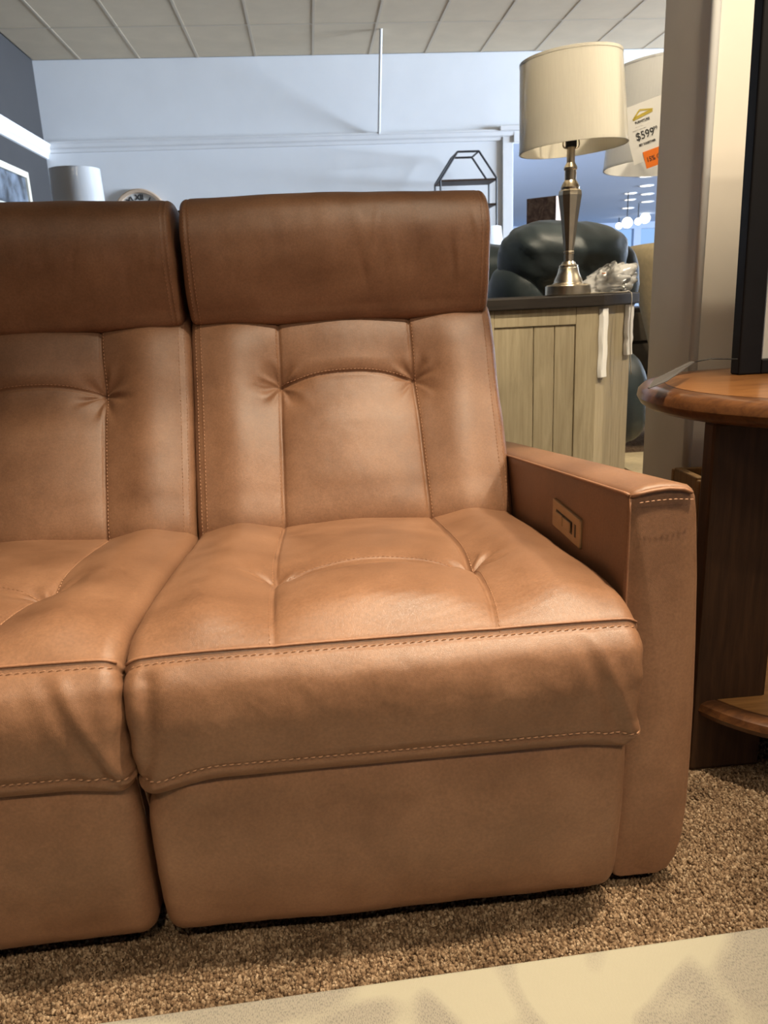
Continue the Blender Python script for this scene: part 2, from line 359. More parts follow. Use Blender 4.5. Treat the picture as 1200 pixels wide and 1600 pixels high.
def carpet_mat():
    m, nt, b = new_mat('brown_carpet'); L = nt.links
    tc = nd(nt, 'ShaderNodeTexCoord')
    v = nd(nt, 'ShaderNodeTexVoronoi', i_Scale=200.0); L.new(tc.outputs['Object'], v.inputs['Vector'])
    sp = nd(nt, 'ShaderNodeSeparateColor'); L.new(v.outputs['Color'], sp.inputs[0])
    r = ramp(nt, sp.outputs[0], [(0.05, (0.100, 0.060, 0.034)), (0.45, (0.175, 0.112, 0.067)), (0.8, (0.255, 0.175, 0.110)), (1.0, (0.35, 0.26, 0.175))])
    n = nd(nt, 'ShaderNodeTexNoise', i_Scale=9.0, i_Detail=3.0); L.new(tc.outputs['Object'], n.inputs['Vector'])
    r2 = ramp(nt, n.outputs['Fac'], [(0.35, (0.78, 0.76, 0.74)), (0.65, (1.12, 1.12, 1.12))])
    mx = nd(nt, 'ShaderNodeMix', data_type='RGBA', blend_type='MULTIPLY'); mx.inputs[0].default_value = 1.0
    L.new(r.outputs[0], mx.inputs[6]); L.new(r2.outputs[0], mx.inputs[7]); L.new(mx.outputs[2], b.inputs['Base Color'])
    b.inputs['Roughness'].default_value = 1.0; b.inputs['Specular IOR Level'].default_value = 0.1
    bp = nd(nt, 'ShaderNodeBump', i_Strength=0.8, i_Distance=0.004); bp.invert = True; L.new(v.outputs['Distance'], bp.inputs['Height']); L.new(bp.outputs[0], b.inputs['Normal'])
    return m
M_CARPET = carpet_mat()
def rug_mat():
    m, nt, b = new_mat('pale_rug'); L = nt.links
    tc = nd(nt, 'ShaderNodeTexCoord')
    # woven leaf-like motifs: distorted bands masked by large patches
    n0 = nd(nt, 'ShaderNodeTexNoise', i_Scale=3.2, i_Detail=2.0, i_Distortion=0.9); L.new(tc.outputs['Object'], n0.inputs['Vector'])
    patch = ramp(nt, n0.outputs['Fac'], [(0.46, (0, 0, 0)), (0.51, (1, 1, 1))])
    mp = nd(nt, 'ShaderNodeMapping'); mp.inputs['Scale'].default_value = (900, 260, 1); L.new(tc.outputs['Object'], mp.inputs['Vector'])
    fl = nd(nt, 'ShaderNodeTexNoise', i_Scale=1.0, i_Detail=1.0); L.new(mp.outputs[0], fl.inputs['Vector'])
    fr = ramp(nt, fl.outputs['Fac'], [(0.5, (0, 0, 0)), (0.62, (1, 1, 1))])
    a1 = nd(nt, 'ShaderNodeMix', data_type='RGBA'); a1.inputs[6].default_value = (0.36, 0.33, 0.255, 1); a1.inputs[7].default_value = (0.29, 0.258, 0.212, 1); L.new(patch.outputs[0], a1.inputs[0])
    mu = nd(nt, 'ShaderNodeMath', operation='MULTIPLY'); L.new(patch.outputs[0], mu.inputs[0]); L.new(fr.outputs[0], mu.inputs[1])
    m5 = nd(nt, 'ShaderNodeMath', operation='MULTIPLY'); m5.inputs[1].default_value = 0.8; L.new(mu.outputs[0], m5.inputs[0])
    a2 = nd(nt, 'ShaderNodeMix', data_type='RGBA'); L.new(m5.outputs[0], a2.inputs[0]); L.new(a1.outputs[2], a2.inputs[6]); a2.inputs[7].default_value = (0.16, 0.15, 0.13, 1)
    L.new(a2.outputs[2], b.inputs['Base Color']); b.inputs['Roughness'].default_value = 0.9; b.inputs['Specular IOR Level'].default_value = 0.2
    w1 = nd(nt, 'ShaderNodeTexWave', i_Scale=260.0); w1.bands_direction = 'X'; L.new(tc.outputs['Object'], w1.inputs['Vector'])
    w2 = nd(nt, 'ShaderNodeTexWave', i_Scale=170.0); w2.bands_direction = 'Y'; L.new(tc.outputs['Object'], w2.inputs['Vector'])
    ad = nd(nt, 'ShaderNodeMath', operation='ADD'); L.new(w1.outputs['Fac'], ad.inputs[0]); L.new(w2.outputs['Fac'], ad.inputs[1])
    bp = nd(nt, 'ShaderNodeBump', i_Strength=0.35, i_Distance=0.002); L.new(ad.outputs[0], bp.inputs['Height']); L.new(bp.outputs[0], b.inputs['Normal'])
    return m
M_RUG = rug_mat()
def art_mat():
    m, nt, b = new_mat('brown_artwork'); L = nt.links; tc = nd(nt, 'ShaderNodeTexCoord')
    n = nd(nt, 'ShaderNodeTexNoise', i_Scale=14.0, i_Detail=5.0, i_Distortion=1.5); L.new(tc.outputs['Object'], n.inputs['Vector'])
    r = ramp(nt, n.outputs['Fac'], [(0.35, (0.10, 0.05, 0.035)), (0.55, (0.27, 0.17, 0.12)), (0.7, (0.42, 0.30, 0.22))]); L.new(r.outputs[0], b.inputs['Base Color'])
    return m
M_ART = art_mat()
M_GLASSART = simple('framed_print', (0.10, 0.12, 0.15), 0.12, noise=0.9, scale=5)
M_BULB = emit('downlight_glow', (1.0, 0.93, 0.82), 3.5)
M_HALL = simple('hall_ceiling', (0.44, 0.51, 0.64), 0.7)

# ------------------------------------------------------------------ the room
CEIL, WB, WL = 3.4, 9.28, -2.72
OPX, OPZ = 2.37, 2.50                                      # edge of the wide opening in the back wall
floor = MB().box((-2.9, -5.0, -0.06), (16.0, 28.0, 0.0)).build('floor', M_CARPET); tag(floor, kind='structure')
wb = MB().box((WL - 0.15, WB, 0), (OPX, WB + 0.15, CEIL)).box((OPX, WB, OPZ), (16.0, WB + 0.15, CEIL)).build('wall_back', M_WALL); tag(wb, kind='structure')
wl = MB().box((WL - 0.15, -5.0, 0), (WL, WB, CEIL)).build('wall_left', M_DGREY); tag(wl, kind='structure')
# picture-rail mouldings
def rail_back():
    mb = MB(); prof = [(0, -0.055), (0.018, -0.05), (0.022, -0.02), (0.045, -0.005), (0.05, 0.03), (0.062, 0.04), (0.062, 0.055), (0, 0.055)]
    n = len(prof); zc = 2.56
    v = [(WL, WB - d, zc + h) for d, h in prof] + [(OPX + 0.02, WB - d, zc + h) for d, h in prof]
    mb.add(v, [(i, (i + 1) % n, n + (i + 1) % n, n + i) for i in range(n)] + [tuple(range(n)), tuple(range(2 * n - 1, n - 1, -1))]); return mb
tag(rail_back().build('trim_1', M_TRIM), kind='structure')
def rail_left():
    mb = MB(); prof = [(0, -0.07), (0.02, -0.065), (0.026, -0.03), (0.05, -0.01), (0.06, 0.04), (0.075, 0.055), (0.075, 0.07), (0, 0.07)]
    n = len(prof); zc = 2.52
    v = [(WL + d, -5.0, zc + h) for d, h in prof] + [(WL + d, WB, zc + h) for d, h in prof]
    mb.add(v, [(i, (i + 1) % n, n + (i + 1) % n, n + i) for i in range(n)] + [tuple(range(n)), tuple(range(2 * n - 1, n - 1, -1))]); return mb
tag(rail_left().build('trim_2', M_TRIM), kind='structure')
tag(bx('trim_3', (OPX - 0.10, WB - 0.03, 0), (OPX + 0.02, WB + 0.17, OPZ + 0.12), M_TRIM), kind='structure')     # jamb of the opening
tag(MB().box((OPX + 0.02, WB - 0.05, OPZ - 0.02), (16.0, WB - 0.005, OPZ + 0.10)).box((OPX - 0.14, WB - 0.08, OPZ + 0.10), (16.0, WB - 0.005, OPZ + 0.15)).build('trim_4', M_TRIM, bevel=0.006), kind='structure')
tag(bx('baseboard_back', (WL, WB - 0.02, 0), (OPX - 0.1, WB, 0.12), M_TRIM), kind='structure')
tag(bx('baseboard_left', (WL, -5.0, 0), (WL + 0.02, WB - 0.02, 0.12), M_TRIM), kind='structure')
# suspended ceiling: slab, bars and single tiles
ceil = MB().box((WL - 0.15, -5.0, CEIL + 0.03), (16.05, WB + 0.15, CEIL + 0.10)).build('ceiling', M_TBAR); tag(ceil, kind='structure')
TX, TY, GX, GY = 0.61, 1.22, 0.205, 8.30
bars = MB(); xs_ = [GX + k * TX for k in range(-5, 12)]; ys_ = [GY - k * TY for k in range(0, 11)]
for x in xs_:
    if WL < x < 9: bars.box((x - 0.012, -5.0, CEIL - 0.002), (x + 0.012, WB, CEIL + 0.03))
for y in ys_:
    if -5 < y: bars.box((WL, y - 0.012, CEIL - 0.003), (9.0, y + 0.012, CEIL + 0.029))
bars.build('ceiling_grid', M_TBAR, ceil)
def tile_mesh(x0, x1, y0, y1):
    mb = MB().box((x0 + 0.0128, y0 + 0.0128, CEIL + 0.001), (x1 - 0.0128, y1 - 0.0128, CEIL + 0.02)); return mb
t_me = None
for x in [WL] + [q for q in xs_ if WL < q < 6.0]:
    x1 = min([q for q in xs_ if q > x + 1e-6]); full_x = abs(x1 - x - TX) < 1e-6
    for k in range(-1, 8):
        y0 = GY - k * TY; y1 = min(y0 + TY, WB); full = full_x and abs(y1 - y0 - TY) < 1e-6
        if full and t_me is not None:
            o = link('ceiling_tile', t_me, None, ceil); o.location = (x, y0, 0)
        elif full:
            o = tile_mesh(0, TX, 0, TY).build('ceiling_tile', M_TILE, ceil); t_me = o.data; o.location = (x, y0, 0)
        else:
            if y0 >= WB: continue
            o = tile_mesh(0, x1 - x, 0, y1 - y0).build('ceiling_tile', M_TILE, ceil); o.location = (x, y0, 0)
# the hall beyond the opening
tag(MB().box((-2.9, WB + 0.15, 2.96), (16.0, 28.0, 3.1)).build('ceiling_hall', M_HALL), kind='structure')
far = MB().box((-2.9, 27.0, 0), (16.0, 27.2, 1.0)).box((-2.9, 27.0, 2.75), (16.0, 27.2, 2.96))
for k in range(9): far.box((-2.9 + k * 2.35, 27.0, 1.0), (-2.9 + k * 2.35 + 0.25, 27.2, 2.75))
tag(far.build('wall_far', M_HALL), kind='structure')
tag(bx('wall_hall', (OPX - 0.35, WB + 0.15, 0), (OPX - 0.2, 27.0, 2.96), M_WALL, bevel=0.0), kind='structure')
wr = MB().box((15.9, -5.0, 0), (16.05, WB, .5)).box((15.9, -5.0, 3.1), (16.05, WB, CEIL + .1)).box((15.9, -5.0, .5), (16.05, 2.4, 3.1)).box((15.9, 9.0, .5), (16.05, WB, 3.1))
tag(wr.build('wall_right', M_WALL), kind='structure')
wn = MB().box((15.92, 2.4, .5), (16.0, 9.0, .57)).box((15.92, 2.4, 3.03), (16.0, 9.0, 3.1))
for k in range(6): wn.box((15.92, 2.4 + k * 1.308, .57), (16.0, 2.46 + k * 1.308, 3.03))
tag(wn.build('window_1', M_TRIM), kind='structure')
tag(bx('wall_light_block', (5.0, -5.0, 0), (5.15, 5.2, CEIL + .03), M_WALL, bevel=0.0), kind='structure')  # unseen screen added to keep window light off the foreground
wf = MB().box((WL - .15, -5.15, 0), (16.05, -5.0, .9)).box((WL - .15, -5.15, 2.6), (16.05, -5.0, CEIL + .1)).box((WL - .15, -5.15, .9), (2.0, -5.0, 2.6)).box((4.0, -5.15, .9), (16.05, -5.0, 2.6))
tag(wf.build('wall_front', M_WALL), kind='structure')
# column beside the sofa, with its lighter corner bead
col = MB().box((0.905, 1.80, 0), (1.45, 2.05, CEIL)).build('wall_column', M_COLUMN, bevel=0.002); tag(col, kind='structure')
tag(MB().tube([(0.910, 1.805, 0.0), (0.910, 1.805, CEIL)], 0.011, 12).build('trim_5', M_TRIM, smooth=True), kind='structure')

# carpet pile in front of and beside the sofa, where single loops show
def pile():
    rng = np.random.default_rng(4); V = []; Fc = []; sp = 0.0053
    tx = np.arange(-0.75, 1.25, sp); ty = np.arange(0.60, 1.34, sp)
    gx, gy = np.meshgrid(tx, ty); gx = gx.ravel() + rng.uniform(-.4, .4, gx.size) * sp; gy = gy.ravel() + rng.uniform(-.4, .4, gy.size) * sp
    keep = (gy > 0.81 + (gx - .125) * .0345 + .006) & ~((gx > -0.9) & (gx < 0.49) & (gy > 0.99)) & ~((gx > .64) & (gx < .795) & (gy > 1.19) & (gy < 1.25)) & ~((gx > .975) & (gx < 1.13) & (gy > 1.19) & (gy < 1.25)); gx = gx[keep]; gy = gy[keep]
    n = len(gx); r = rng.uniform(0.0026, 0.0040, n); h = rng.uniform(0.004, 0.0085, n); a0 = rng.uniform(0, 6.28, n)
    ox = rng.uniform(-.0015, .0015, n); oy = rng.uniform(-.0015, .0015, n)
    vs_ = np.zeros((n, 11, 3))
    for k in range(5):
        a = a0 + k * 2 * math.pi / 5
        vs_[:, k] = np.stack([gx + r * 1.0 * np.cos(a), gy + r * 1.0 * np.sin(a), np.zeros(n) - 0.0005], 1)
        vs_[:, 5 + k] = np.stack([gx + ox * .6 + r * 0.85 * np.cos(a + .6), gy + oy * .6 + r * 0.85 * np.sin(a + .6), h * 0.62], 1)
    vs_[:, 10] = np.stack([gx + ox, gy + oy, h], 1)
    base = []
    for k in range(5):
        k2 = (k + 1) % 5; base += [(k, k2, 5 + k), (k2, 5 + k2, 5 + k), (5 + k, 5 + k2, 10)]
    T = (np.array(base)[None] + (np.arange(n) * 11)[:, None, None]).reshape(-1, 3)
    me = bpy.data.meshes.new('carpet_pile'); me.vertices.add(n * 11); me.vertices.foreach_set('co', vs_.ravel())
    me.loops.add(T.size); me.polygons.add(len(T)); me.loops.foreach_set('vertex_index', T.ravel()); me.polygons.foreach_set('loop_start', np.arange(len(T)) * 3)
    me.update(calc_edges=True); me.polygons.foreach_set('use_smooth', [True] * len(T))
    o = link('carpet_pile', me, M_CARPET); tag(o, 'mottled brown looped carpet pile under the sofa front', 'carpet', kind='stuff')
pile()
# pale rug; its far edge runs almost parallel to the sofa front
RUGA = math.atan2(0.031, 0.90)
mrug = Matrix.Translation((0.125, 0.81, 0)) @ Matrix.Rotation(RUGA, 4, 'Z')
rug = MB().box((-1.6, -2.2, 0.0), (2.0, 0.0, 0.012)).build('area_rug', M_RUG, bevel=0.004); rug.matrix_world = mrug
tag(rug, 'pale cream flat-woven area rug with faint grey leaf pattern', 'rug')

# ------------------------------------------------------------------ the leather reclining sofa
XC, HWID = 0.069, 0.326                                    # centre of the right-hand place, half its pitch
sofa = thing('reclining_sofa', (0, 0, 0), 'cognac brown leather reclining sofa with tufted seats and stitched headrests', 'sofa')

def tuft(X, S, x, s, depth, rad, seed, nray=7, wr=0.004):
    dx, ds = X - x, S - s; r = np.hypot(dx, ds); th = np.arctan2(ds, dx)
    d = -depth * np.exp(-(r / rad) ** 1.15)
    ray = np.sin(th * nray + 1.7 * seed + 2.0 * vnoise(th * 2, r * 30, seed)) * wr * np.exp(-((r - rad * .55) / (rad * .5)) ** 2)
    return d + ray * (0.35 + 0.9 * np.clip(vnoise(th * 1.3 + 5, r * 0 + seed, seed + 3) + .4, 0, 1))

def groove(d, g=0.0032, wd=0.0030): return -g * np.exp(-(d / wd) ** 2)

def back_cushion(xc, seed):
    x0, x1 = xc - HWID + 0.0015, xc + HWID - 0.0015
    ctrl = [(1.775, .866), (1.735, .858), (1.703, .832), (1.668, .760), (1.628, .672), (1.584, .590), (1.540, .510), (1.508, .440), (1.512, .395), (1.55, .36),
            (1.72, .36), (1.80, .60), (1.86, .80), (1.84, .86)]
    pz = Pillow(ctrl, 9, x0, x1, .02)
    sz = lambda z: float(np.interp(-z, -np.array([c[1] for c in ctrl[:10]]), pz.sc[:10]))
    st = sz(.712); sA = sz(.86); sB = sz(.40)
    vl = [[(xc - .140, sA), (xc - .1425, st), (xc - .150, sB)], [(xc + .140, sA), (xc + .1425, st), (xc + .150, sB)]]
    vl = [smooth_path(p, 8) for p in vl]
    hz = smooth_path([(xc - .1425, st), (xc - .07, st - .016), (xc, st - .020), (xc + .07, st - .016), (xc + .1425, st)], 6)
    def disp(X, S):
        front = sstep(-.001, .06, S) * (1 - sstep(sB - .02, sB + .04, S))
        D = np.zeros_like(X)
        # pillowed crown of each panel
        u = (X - xc)
        D += .018 * np.cos(np.clip(u / .145, -1, 1) * math.pi / 2) ** 0.8 * sstep(st - .01, st + .10, S) * (1 - .6 * sstep(sB - .15, sB, S))
        for sgn in (-1, 1):
            D += .020 * np.exp(-((u - sgn * .235) / .060) ** 2) * sstep(.02, .16, S)
        D += .008 * np.exp(-(u / .10) ** 2) * sstep(.0, .05, S) * (1 - sstep(st - .05, st + .0, S))
        for p in vl:
            d = polydist(X, S, p); D += groove(d) - .006 * np.exp(-d / .018)
        d = polydist(X, S, hz); D += groove(d, .0028) - .005 * np.exp(-d / .016)
        for k, sgn in enumerate((-1, 1)):
            D += tuft(X, S, xc + sgn * .1425, st, .027, .052, seed + k, 6 + k, .0032)
        # side seams
        for xe in (x0 + .017, x1 - .017): D += groove(np.abs(X - xe), .0016, .002)
        D += .0032 * fbm(X * 6, S * 6, seed, 2) + .0006 * fbm(X * 24 + 3, S * 16, seed + 5)
        # gathers along the lower edge
        D += .0007 * np.sin(X * 130 + 6 * vnoise(X * 20, S * 5, seed)) * np.exp(-((S - sB + .03) / .05) ** 2) * np.clip(vnoise(X * 12, S * 3, seed + 9) + .2, 0, 1)
        return D * (front * .9 + .1)
    p = Pillow(ctrl, 9, x0, x1, .022, disp)
    o = p.build('back_cushion', M_LEATHER, sofa)
    mb = MB()
    def run(path, dx=0, ds=0): return [p.at(x + dx, s + ds) for x, s in path]
    dn = lambda path, n=60: [tuple(np.array(path[0]) * 0 + [np.interp(t, np.linspace(0, 1, len(path)), [q[i] for q in path]) for i in (0, 1)]) for t in np.linspace(0, 1, n)]
    for q, sgn in zip(vl, (-1, 1)): stitches(run(dn(q), sgn * .0055), mb)
    stitches(run(dn(hz, 40), 0, -.0055), mb)
    for xe, sgn in ((x0 + .017, 1), (x1 - .017, -1)):
        path = [(xe + sgn * .005, s) for s in np.linspace(.03, sB - .01, 60)]; stitches(run(path), mb)
        path = [(xe - sgn * .005, s) for s in np.linspace(.03, sB - .01, 60)]; stitches(run(path), mb)
    tag(mb.build('stitching', M_STITCH, o), kind='stuff')
    return p

def headrest(xc, seed):
    x0, x1 = xc - HWID + .004, xc + HWID - .011
    ctrl = [(1.765, .842), (1.725, .835), (1.702, .840), (1.685, .872), (1.668, .922), (1.657, .978), (1.659, 1.026), (1.676, 1.062), (1.708, 1.083), (1.76, 1.090),
            (1.825, 1.075), (1.872, 1.02), (1.878, .94), (1.862, .865), (1.82, .842)]
    p0 = Pillow(ctrl, 9, x0, x1, .01, coarse=.02); sc = p0.sc; sF, sT = sc[4], sc[8]
    def disp(X, S):
        u = X - xc; D = .006 * np.cos(np.clip(u / .33, -1, 1) * math.pi / 2)
        up = np.exp(-((S - sF - .06) / .07) ** 2)
        warp = X + .25 * (S - sF) * (vnoise(X * 5, S * 0, seed) + .25)
        wv = fbm(warp * 22, S * 3.2, seed, 2)
        msk = np.clip(vnoise(X * 6, S * 5, seed + 4) + .42, 0, 1)
        D += .0055 * wv * up * msk + .0035 * fbm(X * 6, S * 8, seed + 7)
        rg = random.Random(seed)
        for _ in range(9):
            xw = xc + rg.uniform(-.29, .29); sw = sF + rg.uniform(.02, .11); tl = rg.uniform(-.35, .35); am = rg.uniform(-.0016, .0016); ln = rg.uniform(.022, .05)
            D += am * np.exp(-((X - xw - tl * (S - sw)) / .007) ** 2 - ((S - sw) / ln) ** 2)
        for xe in (x0 + .016, x1 - .016): D += groove(np.abs(X - xe), .0018, .0022)
        return D
    p = Pillow(ctrl, 9, x0, x1, .016, disp, coarse=.008)
    o = p.build('headrest', M_LEATHER, sofa); mb = MB()
    for xe, sgn in ((x0 + .016, 1), (x1 - .016, -1)):
        for off in (.005, -.005):
            stitches([p.at(xe + sgn * off, s) for s in np.linspace(sc[1], sc[8], 60)], mb)
    tag(mb.build('stitching', M_STITCH, o), kind='stuff')

def seat(xc, seed, last):
    x0, x1 = xc - HWID + .001, xc + HWID - .001
    ctrl = [(1.60, .432), (1.50, .438), (1.40, .450), (1.28, .464), (1.15, .476), (1.04, .486), (.96, .489), (.905, .484), (.872, .470), (.850, .444), (.841, .405),
            (.844, .365), (.852, .325), (.860, .306), (.872, .298), (.895, .302), (1.2, .30), (1.6, .31)]
    p0 = Pillow(ctrl, 15, x0, x1, .02); sc = p0.sc; sSeam, sHem, sLip = sc[8], sc[12], sc[14]
    sTuft = float(np.interp(-1.135, -np.array([c[0] for c in ctrl[:9]]), sc[:9]))
    vl = [smooth_path([(xc - .150, .0), (xc - .152, sTuft - .1), (xc - .150, sTuft), (xc - .145, sSeam - .1), (xc - .140, sSeam)], 8),
          smooth_path([(xc + .150, .0), (xc + .156, sTuft - .1), (xc + .156, sTuft), (xc + .146, sSeam - .1), (xc + .136, sSeam)], 8)]
    hz = smooth_path([(xc - .150, sTuft), (xc - .08, sTuft - .026), (xc, sTuft - .034), (xc + .08, sTuft - .026), (xc + .156, sTuft)], 6)
    def disp(X, S):
        top = sstep(0, .05, S) * (1 - sstep(sSeam - .085, sSeam + .005, S)); u = X - xc
        D = np.zeros_like(X)
        D += .022 * np.cos(np.clip(u / .15, -1, 1) * math.pi / 2) ** .8 * sstep(sTuft - .01, sTuft + .09, S) * (1 - .75 * sstep(sSeam - .07, sSeam, S)) * top
        D += .010 * np.exp(-(u / .11) ** 2) * top * (1 - sstep(sTuft - .08, sTuft, S))
        for sgn in (-1, 1): D += .018 * np.exp(-((u - sgn * .235) / .055) ** 2) * top
        for q in vl:
            d = polydist(X, S, q); D += (groove(d) - .006 * np.exp(-d / .016)) * (top * .8 + .2)
        d = polydist(X, S, hz); D += groove(d, .0022) * .8 - .004 * np.exp(-d / .014)
        D += tuft(X, S, xc - .150, sTuft, .024, .046, seed, 5, .003)
        D += tuft(X, S, xc + .156, sTuft, .027, .046, seed + 1, 6, .0045)
        # front seam: welt above, groove, flat row of stitches below
        D += .0010 * np.exp(-((S - sSeam + .003) / .0040) ** 2) - .0020 * np.exp(-((S - sSeam - .0055) / .0040) ** 2)
        # front panel
        fr = sstep(sSeam + .005, sSeam + .04, S) * (1 - sstep(sHem - .02, sHem, S))
        D += .005 * fr * np.cos(np.clip(u / .33, -1, 1) * math.pi / 2)
        D += fr * (.004 * fbm(X * 9, S * 7, seed + 2) + .0015 * fbm(X * 25, S * 25, seed + 8))
        # hem
        D += -.0022 * np.exp(-((S - sHem) / .0025) ** 2) + .0012 * np.exp(-((S - sHem - .008) / .006) ** 2)
        # diagonal pull folds towards both ends of the front panel
        fz = sstep(sSeam + .004, sSeam + .03, S) * (1 - sstep(sHem + .004, sHem + .02, S)); e1 = x1 - X; e0 = X - x0
        for cx_, k, a in ((.010, .70, .0060), (.048, .62, .0026)):
            ln = e1 - cx_ - k * .62 * (sHem - S); D += a * np.exp(-(ln / .011) ** 2) * fz * np.exp(-e1 / .07)
            D -= a * .8 * np.exp(-((ln - .020) / .013) ** 2) * fz * np.exp(-e1 / .07)
        for cx_, k, a in ((.010, .42, .0075),):
            ln = e0 - cx_ - k * (sHem - S) + .05 * ((sHem - S) / .16) ** 2; D -= a * np.exp(-(ln / .011) ** 2) * fz * np.exp(-e0 / .07)
            D += a * .5 * np.exp(-((ln - .026) / .018) ** 2) * fz * np.exp(-e0 / .07)
        D += .0009 * np.sin(S * 150 + 3 * vnoise(X * 30, S * 20, seed)) * fz * (np.exp(-e1 / .012) + .7 * np.exp(-e0 / .012))
        D += .0022 * fbm(X * 8, S * 8, seed + 11) * top + .00016 * np.sin((X * .35 + S) * 420 + 5 * fbm(X * 14, S * 14, seed + 12)) * np.exp(-((S - sSeam + .06) / .05) ** 2) * np.clip(vnoise(X * 11, S * 9, seed + 14) + .35, 0, 1)
        return D
    def shift(X, S, P):
        wz = sstep(sSeam + .06, sHem, S) * (1 - sstep(sLip + .02, sLip + .30, S)); e1 = x1 - X; e0 = X - x0
        dz = -.017 * (1 - sstep(.0, .11, e0)) - .008 * (1 - sstep(.0, .09, e1)); P = P.copy(); P[:, :, 2] += dz * wz
        P[:, :, 2] -= .006 * np.exp(-e0 / .03) * (1 - sstep(sSeam, sSeam + .05, S)) + .002 * np.exp(-e1 / .03) * (1 - sstep(sSeam, sSeam + .05, S)) * sstep(.0, .2, S)
        return P
    p = Pillow(ctrl, 15, x0, x1, .024, disp, shift); o = p.build('seat_cushion', M_LEATHER, sofa); mb = MB()
    dn = lambda path, n=60: [tuple(np.interp(t, np.linspace(0, 1, len(path)), [q[i] for q in path]) for i in (0, 1)) for t in np.linspace(0, 1, n)]
    for q, sgn in zip(vl, (-1, 1)): stitches([p.at(x + sgn * .0055, s) for x, s in dn(q, 80)], mb)
    stitches([p.at(x, s - .0055) for x, s in dn(hz, 50)], mb)
    xx = np.linspace(x0 + .008, x1 - .008, 150)
    stitches([p.at(x, sSeam + .0055) for x in xx], mb, .0098, .0072, .0021, .0014, slant=.22)
    stitches([p.at(x, sHem - .003) for x in xx], mb, .0092, .0066, .0024, .0015, slant=.2)
    tag(mb.build('stitching', M_STITCH, o), kind='stuff')
    # thin welt over the front seam
    w_ = MB().tube([p.at(x, sSeam - .003)[0] + p.at(x, sSeam - .003)[1] * .0012 for x in np.linspace(x0 + .006, x1 - .006, 120)], .0019, 8).build('welt', M_PIPE, o, smooth=True)

def footrest(xc, seed):
    x0, x1 = xc - HWID + .003, xc + HWID - .008
    ctrl = [(.905, .320), (.885, .316), (.874, .295), (.872, .25), (.873, .19), (.878, .13), (.884, .085), (.890, .060), (.902, .043), (.925, .038), (.99, .045), (.99, .31)]
    p0 = Pillow(ctrl, 9, x0, x1, .02); sc = p0.sc
    def disp(X, S):
        u = X - xc; D = .010 * np.cos(np.clip(u / .33, -1, 1) * math.pi / 2) ** .6 * np.exp(-((S - sc[4]) / .13) ** 2)
        D += .003 * fbm(X * 6, S * 6, seed) + .0008 * fbm(X * 30, S * 30, seed + 1)
        e0 = X - x0; D += -.012 * np.exp(-((e0 - .0) / .03) ** 2 - ((S - sc[2]) / .035) ** 2) + .005 * np.exp(-((e0 - .06) / .02) ** 2 - ((S - sc[2] - .01) / .02) ** 2)
        return D
    p = Pillow(ctrl, 9, x0, x1, .026, disp); p.build('footrest', M_LEATHER, sofa)

for k, xc in enumerate((XC, XC - 2 * HWID)):
    back_cushion(xc, 3 + 20 * k); headrest(xc, 5 + 31 * k); seat(xc, 7 + 40 * k, k == 0); footrest(xc, 11 + 50 * k)

